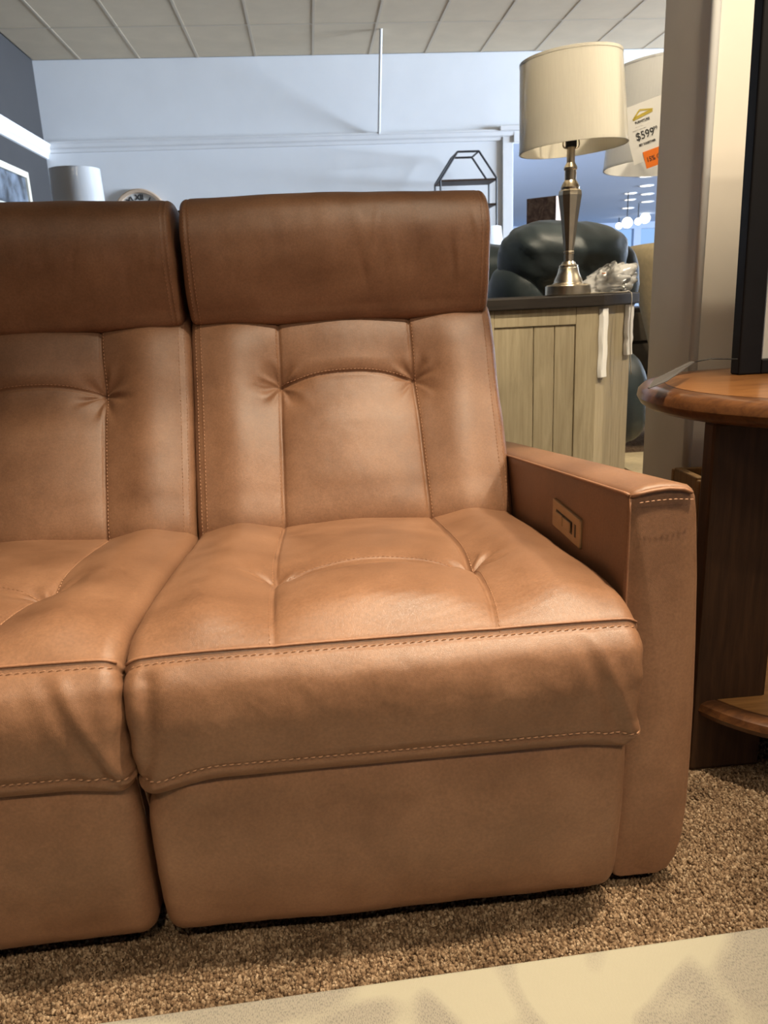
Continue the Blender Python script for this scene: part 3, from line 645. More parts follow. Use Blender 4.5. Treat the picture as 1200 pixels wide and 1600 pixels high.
# armrests: (x,z) loop swept in y, domed front panel
def armrest(xi, sgn):
    yf, yb = .930, 1.86
    half = [(.000, .030), (.004, .025), (.012, .022), (.070, .022), (.086, .030), (.098, .050), (.106, .085), (.110, .14), (.1105, .22), (.1095, .30), (.106, .40), (.101, .50), (.094, .585), (.090, .612),
            (.086, .621), (.080, .6262), (.060, .6305), (.040, .6310), (.020, .6285), (.008, .6240), (.0025, .6200), (.0, .6140), (-.001, .56), (-.002, .40), (-.002, .20), (-.001, .06)]
    fine = []
    for i in range(len(half)):
        a, b = np.array(half[i]), np.array(half[(i + 1) % len(half)]); n = max(1, int(np.linalg.norm(b - a) / .012))
        for t in range(n): fine.append(tuple(a + (b - a) * t / n))
    n = len(fine); C = np.array([.052, .33]); V = []; Fc = []
    def zs(y, z): return z * (1 - .118 * max(0, y - .94) / .62)
    def ring(y, sc_, ins=0.0):
        for x, z in fine:
            q = np.array([x, z]); d = q - C
            hx = .055; hz = .31
            xx = C[0] + d[0] * (1 - ins / hx) ; zz = C[1] + d[1] * (1 - ins / hz)
            xx = C[0] + (xx - C[0]) * sc_; zz = C[1] + (zz - C[1]) * sc_
            V.append((xi + sgn * xx, y, zs(y, zz)))
    rows = 0
    for sc_ in (.02, .2, .4, .6, .75, .86, .94): ring(yf - .013 * (1 - sc_ ** 2.2), sc_, .006); rows += 1
    for th in np.linspace(0, math.pi / 2, 7): ring(yf + .009 * (1 - math.cos(th)), 1, .006 * (1 - math.sin(th))); rows += 1
    for y in np.linspace(yf + .02, yb, 40): ring(y, 1); rows += 1
    for i in range(rows - 1):
        for k in range(n):
            k2 = (k + 1) % n; Fc.append((i * n + k, (i + 1) * n + k, (i + 1) * n + k2, i * n + k2))
    Fc += [tuple(range(n)), tuple((rows - 1) * n + k for k in range(n - 1, -1, -1))]
    mb = MB(); mb.add(V, Fc); o = mb.build('armrest', M_LEATHER, sofa, smooth=True)
    # piping: inner top edge, front top edge, inner front vertical edge
    ed = MB(); ed.tube([(xi + sgn * -.0005, y, zs(y, .6185)) for y in np.linspace(yf + .004, 1.60, 50)], .0024, 8)
    ed.build('piping', M_PIPE, o, smooth=True)
    e2 = MB().tube([(xi + sgn * x, yf - .003 + (.004 if x < .004 else 0), z + .001) for x, z in ((.002, .616), (.012, .620), (.03, .623), (.05, .6245), (.07, .6225), (.082, .617))], .0026, 8)
    e2.build('piping', M_PIPE, o, smooth=True)
    MB().tube([(xi + sgn * .0015, yf + .001, z) for z in np.linspace(.06, .614, 30)], .0017, 8).build('piping', M_PIPE, o, smooth=True)
    st = MB(); pp = [(Vector((xi + sgn * x, yf - .0075 - .003 * math.sin(x / .09 * 3.1), .609 + .004 * math.sin(x / .09 * 3.1))), Vector((0, -1, .15)).normalized()) for x in np.linspace(.008, .084, 20)]
    stitches(pp, st, .0075, .0052, .0012, .0009); tag(st.build('stitching', M_STITCH, o), kind='stuff')
armrest(XC + HWID + .001, 1)
armrest(XC - 3 * HWID - .001, -1)
# hidden carcass and feet
xl, xr = XC - 3 * HWID, XC + HWID
MB().box((xl + .01, .995, .06), (xr - .01, 1.84, .292)).build('seat_frame', M_DARKCLOTH, sofa, bevel=.01)
MB().add([(xl + .01, 1.86, .08), (xr - .01, 1.86, .08), (xr - .01, 1.90, 1.0), (xl + .01, 1.90, 1.0), (xl + .01, 1.93, .08), (xr - .01, 1.93, .08), (xr - .01, 1.96, 1.0), (xl + .01, 1.96, 1.0)],
         [(0, 1, 2, 3), (4, 7, 6, 5), (0, 4, 5, 1), (3, 2, 6, 7), (0, 3, 7, 4), (1, 5, 6, 2)]).build('back_panel', M_LEATHER, sofa, bevel=.015)
for x in (xl + .08, -0.26, xr - .08):
    for y in (1.04, 1.78): MB().lathe([(.0, .0), (.025, .0), (.022, .06), (.0, .06)], (x, y, 0), 16).build('foot', M_BMETAL, sofa, smooth=True, angle=40)
# control panel on the inside of the arm
xi = XC + HWID - .001
def cp(y, z, out): return (xi - out, y, z)
cpan = MB().box((xi - .004, 1.100, .489), (xi + .004, 1.238, .537)); cp_o = cpan.build('control_panel', M_PANEL, sofa, bevel=.0025)
cp_o['label'] = 'brass-coloured control plate with two buttons and a charging slot'
MB().box((xi - .0046, 1.135, .503), (xi - .0036, 1.215, .5235)).build('button_recess', M_PANELDK, cp_o)
for y0 in (1.138, 1.177): MB().box((xi - .0075, y0, .505), (xi - .004, y0 + .035, .5215)).build('button', M_PANEL, cp_o, bevel=.0015)
MB().box((xi - .0046, 1.117, .503), (xi - .0036, 1.123, .5235)).build('charging_slot', M_PANELDK, cp_o)

# ------------------------------------------------------------------ round end table
TCX, TCY, TR = .885, 1.305, .300
tab = thing('end_table', (TCX, TCY, 0), 'round walnut end table with slab legs and lower shelf beside the sofa arm', 'table')
MB().lathe([(0, .658), (.262, .658), (.28, .6605), (.293, .668), (.3, .680), (.298, .691), (.290, .699), (.276, .7025), (.2535, .7025), (.2525, .7005), (.2515, .7005), (.2505, .7020), (.0, .7020)], n=96).build('table_top', M_RIMWOOD, tab, smooth=True, angle=35)
MB().lathe([(0, .7021), (.2500, .7021), (.2500, .7026), (.0, .7026)], n=96).build('top_inlay', M_TOPWOOD, tab)
MB().lathe([(0, .112), (.232, .112), (.246, .117), (.252, .128), (.248, .140), (.238, .1455), (.225, .1465), (.224, .1445), (.222, .1445), (.221, .1462), (0, .1462)], n=80).build('shelf_rim', M_RIMWOOD, tab, smooth=True, angle=35)
MB().lathe([(0, .1463), (.220, .1463), (.220, .1468), (0, .1468)], n=80).build('shelf', M_SHELFWOOD, tab)
def leg(xa, xb, ya, yb):
    o = MB().box((xa, ya, 0), (xb, yb, .6585)).build('leg', M_LEGWOOD, tab, bevel=.008)
leg(.65 - TCX, .785 - TCX, 1.198 - TCY, 1.24 - TCY)
leg(.985 - TCX, 1.12 - TCX, 1.198 - TCY, 1.24 - TCY)
leg(.82 - TCX, .95 - TCX, 1.49 - TCY, 1.53 - TCY)
# black framed print standing on it
fr = thing('picture_frame', (.985, 1.462, .7026), 'tall black picture frame with pale panel standing on the round table', 'picture frame')
fr.rotation_euler = (math.radians(-1.5), 0, 0)
W2, HT, BW = .162, .66, .046
def bar(a, b):
    MB().box(a, b).build('frame_rail', M_BLACK, fr, bevel=.003)
bar((-W2, -.016, 0), (-W2 + BW, .016, HT)); bar((W2 - BW, -.016, 0), (W2, .016, HT)); bar((-W2 + BW, -.016, 0), (W2 - BW, .016, BW * .62)); bar((-W2 + BW, -.016, HT - BW), (W2 - BW, .016, HT))
for sx in (-1, 1): MB().box((sx * (W2 - BW) - .004, -.010, BW * .62), (sx * (W2 - BW) + .004, -.004, HT - BW)).build('inner_bead', M_STEEL, fr)
MB().box((-W2 + BW, -.002, BW * .62), (W2 - BW, .006, HT - BW)).build('print', simple('pale_print', (0.62, 0.60, 0.56), 0.35, noise=.05, scale=6), fr)
# grey tag card on a string, hanging over the table edge
a = hit(1012, 607, 1, 1.235); b = hit(1024, 594, 1, 1.26); c = hit(1082, 566, 1, 1.44)
a, b, c = Vector(a), Vector(b), Vector(c)
sd = Vector((.55, -.8, -.06)).normalized() * .022
tg = thing('hang_tag', a, 'grey card tag on a thin string hanging over the round table edge', 'tag')
MB().add([p - a for p in (a, b - sd * .1, c - sd * .2, c + sd * .2, b + sd, a + sd * .15)] + [p - a + Vector((0, 0, .0016)) for p in (a, b - sd * .1, c - sd * .2, c + sd * .2, b + sd, a + sd * .15)],
         [(5, 4, 3, 2, 1, 0), (6, 7, 8, 9, 10, 11)] + [(i, (i + 1) % 6, 6 + (i + 1) % 6, 6 + i) for i in range(6)]).build('card', simple('grey_card', (.075, .066, .062), .6), tg)
d_ = Vector(hit(1152, 561, 1, 1.445))
MB().tube([c - a, (c * .6 + d_ * .4) - a + Vector((0, 0, .004)), d_ - a], .0012, 6).build('string', M_INK, tg, smooth=True)
# light oak crate between column and table
cr = thing('wooden_crate', (.93, 1.68, 0), 'small light oak crate standing against the white column', 'crate')
for k in range(4): MB().box((-.085, -.07, .01 + k * .112), (.085, -.055, .01 + k * .112 + .104)).build('plank', M_OAK, cr, bevel=.003); MB().box((-.085, .055, .01 + k * .112), (.085, .07, .01 + k * .112 + .104)).build('plank', M_OAK, cr, bevel=.003)
for sx in (-1, 1): MB().box((sx * .075 - .01, -.055, 0), (sx * .075 + .01, .055, .455)).build('end_panel', M_OAK, cr, bevel=.003)

# ------------------------------------------------------------------ console cabinet behind the sofa
cab = thing('console_cabinet', (.60, 2.55, 0), 'whitewashed wood cabinet with dark espresso top and angled corner behind the sofa', 'cabinet')
ox, oy = .60, 2.55
fx0, fx1, fy, bx_, by_ = .46, .890, 2.40, 1.075, 2.585
def loc(p): return [(x - ox, y - oy) for x, y in p]
MB().prism(loc([(fx0 - .02, fy - .02), (fx1 + .012, fy - .02), (bx_ + .022, by_ - .012), (bx_ + .022, 2.80), (fx0 - .02, 2.80)]), .822, .858).build('cabinet_top', M_ESPRESSO, cab, bevel=.004)
MB().prism(loc([(fx0 + .004, fy + .014), (fx1 - .004, fy + .014), (bx_ - .012, by_ + .012), (bx_ - .012, 2.78), (fx0 + .004, 2.78)]), .06, .822).build('cabinet_body', M_WASH, cab)
def fb(name, x0, x1, z0, z1, d0, d1, mat=M_WASH):
    MB().box((x0 - ox, fy + d0 - oy, z0), (x1 - ox, fy + d1 - oy, z1)).build(name, mat, cab, bevel=.0025)
fb('stile', .822, fx1, .0, .822, 0, .014); fb('stile', fx0, .562, .0, .822, 0, .014)
fb('rail', .562, .822, .770, .822, .001, .014); fb('rail', .562, .822, .0, .075, .001, .014)
for x0, x1 in ((.562, .689), (.689, .756), (.756, .822)): fb('plank', x0 + .0008, x1 - .0008, .075, .770, .007, .014)
ang = math.atan2(by_ - fy, bx_ - fx1); Ls = math.hypot(bx_ - fx1, by_ - fy)
ms = Matrix.Translation((fx1 - ox, fy - oy, 0)) @ Matrix.Rotation(ang, 4, 'Z')
for u0, u1 in ((.0, .0678), (.068, .1348), (.135, .2008), (.201, Ls)): MB().box((u0, .0, .0), (u1, .014, .822), ms).build('plank', M_WASH, cab, bevel=.0008)
def strip(u0, u1, z0, z1, lab):
    o = thing('foam_strip', (0, 0, 0), lab, 'packaging'); o.matrix_world = Matrix.Translation((fx1, fy, 0)) @ Matrix.Rotation(ang, 4, 'Z')
    mb = MB(); rr = random.Random(int(z0 * 1000)); n = 9
    for k in range(n):
        za, zb = z0 + (z1 - z0) * k / n, z0 + (z1 - z0) * (k + 1) / n
    vv = []; ff = []
    for k in range(n + 1):
        z = z0 + (z1 - z0) * k / n; j = rr.uniform(-.004, .004)
        vv += [(u0 + j, -.001, z), (u1 + j, -.001, z), (u1 + j - .003, -.014, z), (u0 + j + .003, -.014, z)]
    for k in range(n):
        for q in range(4): ff.append((k * 4 + q, k * 4 + (q + 1) % 4, k * 4 + 4 + (q + 1) % 4, k * 4 + 4 + q))
    ff += [(0, 1, 2, 3), (n * 4 + 3, n * 4 + 2, n * 4 + 1, n * 4)]
    MB().add(vv, ff).build('foam', M_WHITE, o, bevel=.002)
    MB().box((u0 + .006, -.0150, z0 + (z1 - z0) * .12), (u0 + .012, -.0135, z0 + (z1 - z0) * .9)).build('fold', M_TAG, o)
strip(.006, .052, .60, .815, 'longer white foam corner strip on the front edge of the whitewashed cabinet')
strip(.205, .255, .655, .820, 'shorter white foam strip at the rear edge of the whitewashed cabinet')

# ------------------------------------------------------------------ table lamp on the cabinet
def facet_lathe(prof, n, mat, name, parent, c=(0, 0, 0), rot=0.0, smooth=False):
    return MB().lathe(prof, c, n, rot).build(name, mat, parent, smooth=smooth, angle=24 if smooth else None)
def make_shade(parent, rb, rt, z0, z1, mat, n=72):
    prof = [(rb, z0), (rt, z1), (rt - .003, z1), (rb - .003, z0), (rb, z0)]
    o = MB().lathe(prof, n=n).build('lamp_shade', mat, parent, smooth=True, angle=40)
    MB().lathe([(rb + .0012, z0 - .001), (rb + .0012, z0 + .007), (rb - .0042, z0 + .007), (rb - .0042, z0 - .001), (rb + .0012, z0 - .001)], n=n).build('rim_trim', mat, o, smooth=True, angle=40)
    MB().lathe([(rt + .0012, z1 - .007), (rt + .0012, z1 + .001), (rt - .0042, z1 + .001), (rt - .0042, z1 - .007), (rt + .0012, z1 - .007)], n=n).build('rim_trim', mat, o, smooth=True, angle=40)
    sp = MB()
    for k in range(3):
        a = 2 * math.pi * k / 3 + .4; sp.tube([(0, 0, z1 - .03), (rt * .97 * math.cos(a), rt * .97 * math.sin(a), z1 - .006)], .002, 6)
    sp.build('spider', M_STEEL, o, smooth=True)
    return o
LX, LY, LZ = .828, 2.505, .858
lamp = thing('table_lamp', (LX, LY, LZ), 'brushed nickel table lamp with drum ivory shade on the espresso cabinet top', 'lamp')
facet_lathe([(0, 0), (.070, 0), (.072, .003), (.072, .029), (.068, .033), (.050, .036), (.046, .040), (.043, .050), (.037, .062), (.033, .074), (.031, .084), (.0295, .086), (.0295, .092), (.023, .096), (.019, .104), (0, .104)], 40, M_STEEL, 'lamp_base', lamp, smooth=True)
facet_lathe([(.016, .103), (.016, .126), (.0175, .128), (.0175, .133), (.016, .136), (.0200, .17), (.0275, .23), (.0345, .278), (.0375, .300), (.0355, .312), (.028, .318)], 10, M_STEEL, 'lamp_body', lamp)
facet_lathe([(.028, .317), (.029, .323), (.026, .330), (.022, .338), (.018, .343), (.018, .372), (.0205, .375), (.0205, .380), (.016, .388), (.0125, .394), (.0125, .440), (.0, .440)], 32, M_STEEL, 'lamp_neck', lamp, smooth=True)
facet_lathe([(0, .438), (.017, .438), (.017, .486), (.012, .490), (0, .490)], 20, M_BLACK, 'socket', lamp, smooth=True)
hp = MB()
for sx in (-1, 1): hp.tube(smooth_path([(sx * .010, 0, .434), (sx * .025, 0, .442), (sx * .025, 0, .48), (sx * .05, 0, .56), (sx * .045, 0, .62), (sx * .0, 0, .668)], 5), .0022, 6)
hp.build('harp', M_STEEL, lamp, smooth=True)
sh1 = make_shade(lamp, .163, .150, .434, .680, M_SHADE); sh1.matrix_local = Matrix.Translation((0, 0, .55)) @ Matrix.Rotation(math.radians(-3.2), 4, 'Y') @ Matrix.Translation((0, 0, -.55))

# crumpled plastic bag lying beside the lamp
def bag():
    n, m = 34, 30; V = []; Fc = []
    for i in range(n + 1):
        for j in range(m):
            th = math.pi * i / n; ph = 2 * math.pi * j / m
            r = 1 + .7 * float(fbm(np.array(math.cos(ph) * 1.7 + 3), np.array(math.sin(ph) * 1.7 + th * 1.1), 8)) + .45 * float(fbm(np.array(math.cos(ph) * 4), np.array(math.sin(ph) * 4 + th * 2.5), 5))
            V.append((.074 * r * math.sin(th) * math.cos(ph), .055 * r * math.sin(th) * math.sin(ph), max(.001, .034 + .046 * r * math.cos(th) + .25 * .074 * r * math.sin(th) * math.cos(ph))))
    for i in range(n):
        for j in range(m):
            j2 = (j + 1) % m; Fc.append((i * m + j, (i + 1) * m + j, (i + 1) * m + j2, i * m + j2))
    e = thing('plastic_bag', (.992, 2.57, .8585), 'crumpled clear plastic bag of papers beside the lamp base', 'bag')
    MB().add(V, Fc).build('film', M_PLASTIC, e, smooth=True)
    mr = Matrix.Rotation(.25, 4, 'Z')
    for k, (dz, rz) in enumerate(((.004, .1), (.012, -.15), (.02, .2))): MB().box((-.045, -.028, dz), (.045, .028, dz + .006), Matrix.Rotation(rz, 4, 'Z')).build('paper', M_TAG, e)
    MB().lathe([(0, 0), (.006, 0), (.006, .003), (0, .003)], (-.035, -.035, .062), 14).build('sticker', M_ORANGE, e)
bag()
MB_c = thing('power_cord', (.93, 2.46, .8585), 'thin clear lamp cord looping off the cabinet edge', 'cord')
MB().tube(smooth_path([(-.03, .05, .003), (.02, .0, .003), (.06, -.01, .003), (.095, .022, .003), (.098, .012, -.02), (.094, .006, -.12), (.108, .016, -.26)], 8), .0016, 6).build('wire', simple('cord_clear', (.45, .40, .32), .4), MB_c, smooth=True)

# ------------------------------------------------------------------ second lamp with price card, behind the column
l2x, l2y = 1.425, 3.08
lamp2 = thing('floor_lamp', (l2x, l2y, 0), 'floor lamp with white plastic-wrapped drum shade and price card behind the column', 'lamp')
facet_lathe([(0, 0), (.14, 0), (.14, .012), (.12, .02), (.02, .03), (.012, .04), (0, .04)], 32, M_STEEL, 'lamp_base', lamp2, smooth=True)
facet_lathe([(.012, .03), (.012, 1.40), (.018, 1.41), (.018, 1.45), (0, 1.45)], 16, M_STEEL, 'lamp_pole', lamp2, smooth=True)
s2 = make_shade(lamp2, .262, .236, 1.315, 1.655, M_SHADEW)
# price card and its printing: one thing hung on the shade
pc = thing('price_card', (0, 0, 0), 'white price card with gold roof logo and orange discount sticker', 'price tag')
pa = Vector(hit(985, 176, 1, 2.800)); pb = Vector(hit(1036, 160, 1, 2.813)); pd = Vector(hit(991, 258, 1, 2.800))
ux = (pb - pa).normalized(); nn = Vector((-.25, -1, .02)).normalized(); ux = (ux - nn * ux.dot(nn)).normalized(); uz = nn.cross(ux).normalized()
if uz.z < 0: uz = -uz
mpc = Matrix((( ux.x, uz.x, -nn.x if False else nn.x, pd.x), (ux.y, uz.y, nn.y, pd.y), (ux.z, uz.z, nn.z, pd.z), (0, 0, 0, 1)))
pc.matrix_world = mpc
MB().box((0, 0, -.001), (.15, .185, 0)).build('card', M_TAG, pc)
def text(body, x, y, size, mat, name, parent, bold=.0, z=.0006):
    cu = bpy.data.curves.new(name, 'FONT'); cu.body = body; cu.size = size; cu.extrude = .0002; cu.offset = bold
    o = bpy.data.objects.new(name, cu); COL.objects.link(o)
    dg = bpy.context.evaluated_depsgraph_get(); me = bpy.data.meshes.new_from_object(o.evaluated_get(dg)); bpy.data.objects.remove(o)
    me.materials.clear(); t = link(name, me, mat, parent); t.location = (x, y, z); return t
for q, sx_ in ((text('$599', .026, .072, .036, M_INK, 'price_digits', pc, .0002), .85), (text('99', .086, .086, .017, M_INK, 'price_cents', pc, .0), .9), (text('FURNITURE', .034, .125, .0105, M_INK, 'store_name', pc, .0002), .9),
               (text('- - - - -', .034, .113, .008, M_INK, 'small_print', pc), 1), (text('-------- ---- ----', .020, .103, .008, M_INK, 'small_print', pc), 1), (text('SET TOGETHER', .030, .052, .0095, M_INK, 'small_print', pc, .0003), .85)):
    q.scale = (sx_, 1, 1)
roof = MB()
for p0, p1, t_ in (((.016, .140), (.044, .164), .005), ((.044, .164), (.086, .152), .005), ((.016, .140), (.084, .148), .006), ((.022, .145), (.082, .152), .005)):
    d = Vector((p1[0] - p0[0], p1[1] - p0[1], 0)).normalized(); s_ = Vector((-d.y, d.x, 0)) * t_ / 2; A, B = Vector((*p0, .0006)), Vector((*p1, .0006))
    roof.add([A - s_, B - s_, B + s_, A + s_], [(0, 1, 2, 3)])
roof.build('logo', M_GOLD, pc).location = (.014, 0, 0)
st_o = MB().box((.036, -.026, .0008), (.130, .030, .0018)).build('discount_sticker', M_ORANGE, pc)
text('15% OFF', .042, -.006, .022, M_INK, 'discount_text', st_o, .0003, .002).scale = (.8, 1, 1)

# ------------------------------------------------------------------ recliners behind the cabinet
def blob(name, c, rx, ry, rz, mat, parent, seed, p=2.6, n=40, wr=.02, rot=None):
    V = []; Fc = []; m = n
    th = np.linspace(0, math.pi, n + 1)[:, None]; ph = np.linspace(0, 2 * math.pi, m, endpoint=False)[None]
    sp = lambda v, q: np.sign(v) * np.abs(v) ** q
    e = 2 / p
    x = sp(np.sin(th), e) * sp(np.cos(ph), e); y = sp(np.sin(th), e) * sp(np.sin(ph), e); z = sp(np.cos(th), e) + 0 * ph
    k = 1 + wr * 2 * fbm(x * 2.2 + 9, z * 2.2 + y * 1.3, seed)
    P = np.stack([x * rx * k, y * ry * k, z * rz * k], -1).reshape(-1, 3)
    mt = Matrix.Translation(c) @ (rot or Matrix.Identity(4))
    V = [mt @ Vector(q) for q in P]
    for i in range(n):
        for j in range(m):
            j2 = (j + 1) % m; Fc.append((i * m + j, (i + 1) * m + j, (i + 1) * m + j2, i * m + j2))
    mb = MB(); mb.add(V, Fc); o = mb.build(name, mat, parent, smooth=True)
    return o
def recliner(loc, rz, label, mat, tilt=.12, sc=1.0):
    t = thing('recliner', loc, label, 'recliner', rz=rz); R = lambda a: Matrix.Rotation(a, 4, 'X')
    blob('base', (0, 0, .21), .36 * sc, .38, .20, mat, t, 1, 6, 28, .01)
    blob('seat', (0, -.10, .43), .28 * sc, .34, .10, mat, t, 2, 3.5, 30, .02)
    for s_ in (-1, 1): blob('arm', (s_ * .40 * sc, -.05, .40), .11, .42, .24, mat, t, 4 + s_, 3.2, 30, .02)
    blob('back_pillow', (0, .27, .72), .33 * sc, .15, .22, mat, t, 8, 3.0, 36, .03, R(-tilt))
    blob('head_pillow', (.03, .31, .985), .29 * sc, .17, .145, mat, t, 9, 2.8, 44, .06, R(-tilt))
    for s_, wz in ((-1, .90), (1, .82)): blob('wing', (s_ * .26 * sc, .27, wz), .095, .15, .16, mat, t, 12 + s_, 2.6, 30, .04, R(-tilt))
    return t
recliner((.93, 3.42, 0), math.radians(200), 'dark teal leather recliner with overstuffed head pillow behind the lamp', M_TEAL, sc=.86)
recliner((.98, 4.78, 0), math.radians(190), 'dark teal leather recliner partly hidden between sofa headrest and its twin', M_TEAL)
recliner((-.17, 2.62, 0), math.radians(180), 'charcoal fabric recliner standing back to back with the leather sofa', M_CHAR, tilt=.05)
# cream tub chair
tubc = thing('tub_chair', (2.20, 4.40, 0), 'cream upholstered tub chair with taupe base beside the column', 'chair')
V = []; Fc = []; n = 48; prof = [(.20, .34), (.24, .55), (.31, .80), (.375, 1.00), (.385, 1.06), (.365, 1.095), (.325, 1.10), (.295, 1.07), (.27, .90), (.19, .50), (.18, .34)]
for i in range(n + 1):
    a = math.radians(60) + math.radians(240) * i / n + math.radians(90)
    for r, z in prof: V.append((r * math.cos(a), r * math.sin(a), z))
k_ = len(prof)
for i in range(n):
    for j in range(k_): j2 = (j + 1) % k_; Fc.append((i * k_ + j, (i + 1) * k_ + j, (i + 1) * k_ + j2, i * k_ + j2))
Fc += [tuple(range(k_)), tuple(n * k_ + j for j in range(k_ - 1, -1, -1))]
MB().add(V, Fc).build('shell_back', M_CREAM, tubc, smooth=True)
blob('seat', (0, 0, .44), .20, .20, .09, M_CREAM, tubc, 31, 3.5, 28)
MB().lathe([(0, .06), (.17, .06), (.19, .10), (.20, .36), (.19, .37), (0, .37)], n=48).build('base', M_TAUPE, tubc, smooth=True, angle=40)
for a in range(4): MB().lathe([(0, 0), (.016, 0), (.022, .065), (0, .065)], (.14 * math.cos(a * 1.571 + .78), .14 * math.sin(a * 1.571 + .78), 0), 14).build('leg', M_BMETAL, tubc, smooth=True, angle=40)
prug = MB().box((-.6, -.85, 0), (.6, .85, .012)).build('cream_rug', M_CREAM, bevel=.004); prug.location = (2.1, 3.1, 0); tag(prug, 'small cream rug on the floor beside the whitewashed cabinet', 'rug')
# dark chest between cabinet and column
ch = thing('dark_chest', (2.40, 5.20, 0), 'dark brown low chest with drawers standing behind the tub chair', 'chest')
MB().box((-.45, -.22, .10), (.45, .22, .74)).build('body', M_ESPRESSO, ch, bevel=.006)
for k in range(3): MB().box((-.43, -.235, .13 + k * .2), (.43, -.22, .31 + k * .2)).build('drawer', simple('chest_drawer%d' % k, (.10, .08, .06), .5, noise=.2), ch, bevel=.004)
for sx in (-1, 1):
    for sy in (-1, 1): MB().box((sx * .4 - .025, sy * .17 - .025, 0), (sx * .4 + .025, sy * .17 + .025, .10)).build('leg', M_ESPRESSO, ch)

# ------------------------------------------------------------------ far things along the walls
def octashelf():
    X0, X1, YF, YB, ZT, ZS = 1.47, 2.08, 8.75, 9.12, 2.32, 2.05
    t = thing('metal_bookshelf', (1.775, 8.93, 0), 'black metal bookshelf with cut-corner top and wooden shelves at the back wall', 'shelf')
    o = Vector((1.775, 8.93, 0))
    for y in (YF, YB):
        pts = [(X0, y, 0), (X0, y, ZS), (X0 + .19, y, ZT), (X1 - .19, y, ZT), (X1, y, ZS), (X1, y, 0)]
        mb = MB()
        for p, q in zip(pts[:-1], pts[1:]): mb.tube([Vector(p) - o, Vector(q) - o], .011, 8)
        mb.build('frame', M_BMETAL, t)
    for x, z in ((X0, ZS), (X1, ZS), (X0 + .19, ZT), (X1 - .19, ZT)): MB().tube([Vector((x, YF, z)) - o, Vector((x, YB, z)) - o], .010, 8).build('cross_bar', M_BMETAL, t)
    for z in (ZS, 1.80, 1.46, 1.05, .62, .2):
        MB().box((X0 - o.x, YF - o.y, z - .018), (X1 - o.x, YB - o.y, z)).build('shelf', M_LEGWOOD, t)
octashelf()
# wall clock with roman numerals
ccx, ccz, cr_ = -1.79, 1.83, .295
ck = thing('wall_clock', (ccx, WB - .005, ccz), 'round wall clock with tan rim and roman numerals', 'clock')
ring = MB(); V = []; Fc = []; n = 64; pr = [(cr_, 0), (cr_, -.04), (cr_ - .012, -.048), (cr_ - .040, -.044), (cr_ - .042, -.02), (cr_ - .042, 0)]
for i in range(n):
    a = 2 * math.pi * i / n
    for r, y in pr: V.append((r * math.cos(a), y, r * math.sin(a)))
m_ = len(pr)
for i in range(n):
    for j in range(m_): i2 = (i + 1) % n; j2 = (j + 1) % m_; Fc.append((i * m_ + j, i2 * m_ + j, i2 * m_ + j2, i * m_ + j2))
MB().add(V, Fc).build('rim', simple('clock_rim', (.55, .40, .28), .6), ck, smooth=True, angle=40)
MB().add([(cr_ * .87 * math.cos(2 * math.pi * i / 48), -.012, cr_ * .87 * math.sin(2 * math.pi * i / 48)) for i in range(48)] + [(cr_ * .87 * math.cos(2 * math.pi * i / 48), 0, cr_ * .87 * math.sin(2 * math.pi * i / 48)) for i in range(48)],
         [tuple(range(48)), tuple(range(95, 47, -1))] + [(i, (i + 1) % 48, 48 + (i + 1) % 48, 48 + i) for i in range(48)]).build('dial', simple('clock_dial', (.68, .67, .64), .6), ck)
NUM = ['XII', 'I', 'II', 'III', 'IIII', 'V', 'VI', 'VII', 'VIII', 'IX', 'X', 'XI']
for k, s_ in enumerate(NUM):
    cu = bpy.data.curves.new('numeral', 'FONT'); cu.body = s_; cu.size = .075; cu.align_x = 'CENTER'; cu.align_y = 'CENTER'; cu.extrude = .001; cu.offset = .003
    o = bpy.data.objects.new('numeral', cu); COL.objects.link(o); dg = bpy.context.evaluated_depsgraph_get(); me = bpy.data.meshes.new_from_object(o.evaluated_get(dg)); bpy.data.objects.remove(o)
    me.materials.clear(); q = link('numeral', me, M_BMETAL, ck); a = math.radians(90 - 30 * k)
    q.location = (.205 * math.cos(a), -.015, .205 * math.sin(a)); q.rotation_euler = (math.radians(90), a - math.radians(90) if False else 0, 0)
    q.rotation_euler = Matrix.Rotation(-(a - math.radians(90)), 3, 'Y').to_4x4().to_euler() if False else (Matrix.Rotation(math.radians(90) - a, 4, 'Y') @ Matrix.Rotation(math.radians(90), 4, 'X')).to_euler()
for L_, a in ((.13, 60), (.19, 200)):
    mh = Matrix.Rotation(math.radians(a), 4, 'Y'); MB().box((-.005, -.022, -.02), (.005, -.019, L_), mh).build('hand', M_BMETAL, ck)
# table lamp on a console near the left wall
cons = thing('console_table', (-1.62, 5.85, 0), 'tall dark console table near the charcoal wall', 'table')
MB().box((-.45, -.20, .93), (.45, .20, .97)).build('table_top', M_ESPRESSO, cons, bevel=.005)
for sx in (-1, 1):
    for sy in (-1, 1): MB().box((sx * .41 - .025, sy * .16 - .025, 0), (sx * .41 + .025, sy * .16 + .025, .93)).build('leg', M_ESPRESSO, cons, bevel=.004)
MB().box((-.42, -.17, .20), (.42, .17, .225)).build('lower_shelf', M_ESPRESSO, cons, bevel=.004)
lamp3 = thing('table_lamp', (-1.54, 5.85, .97), 'table lamp with white plastic-wrapped shade near the charcoal wall', 'lamp')
facet_lathe([(0, 0), (.08, 0), (.08, .02), (.03, .05), (.06, .14), (.07, .22), (.04, .32), (.012, .36), (.012, .62), (0, .62)], 32, M_STEEL, 'lamp_base', lamp3, smooth=True)
make_shade(lamp3, .172, .165, .605, .83, M_SHADEW)
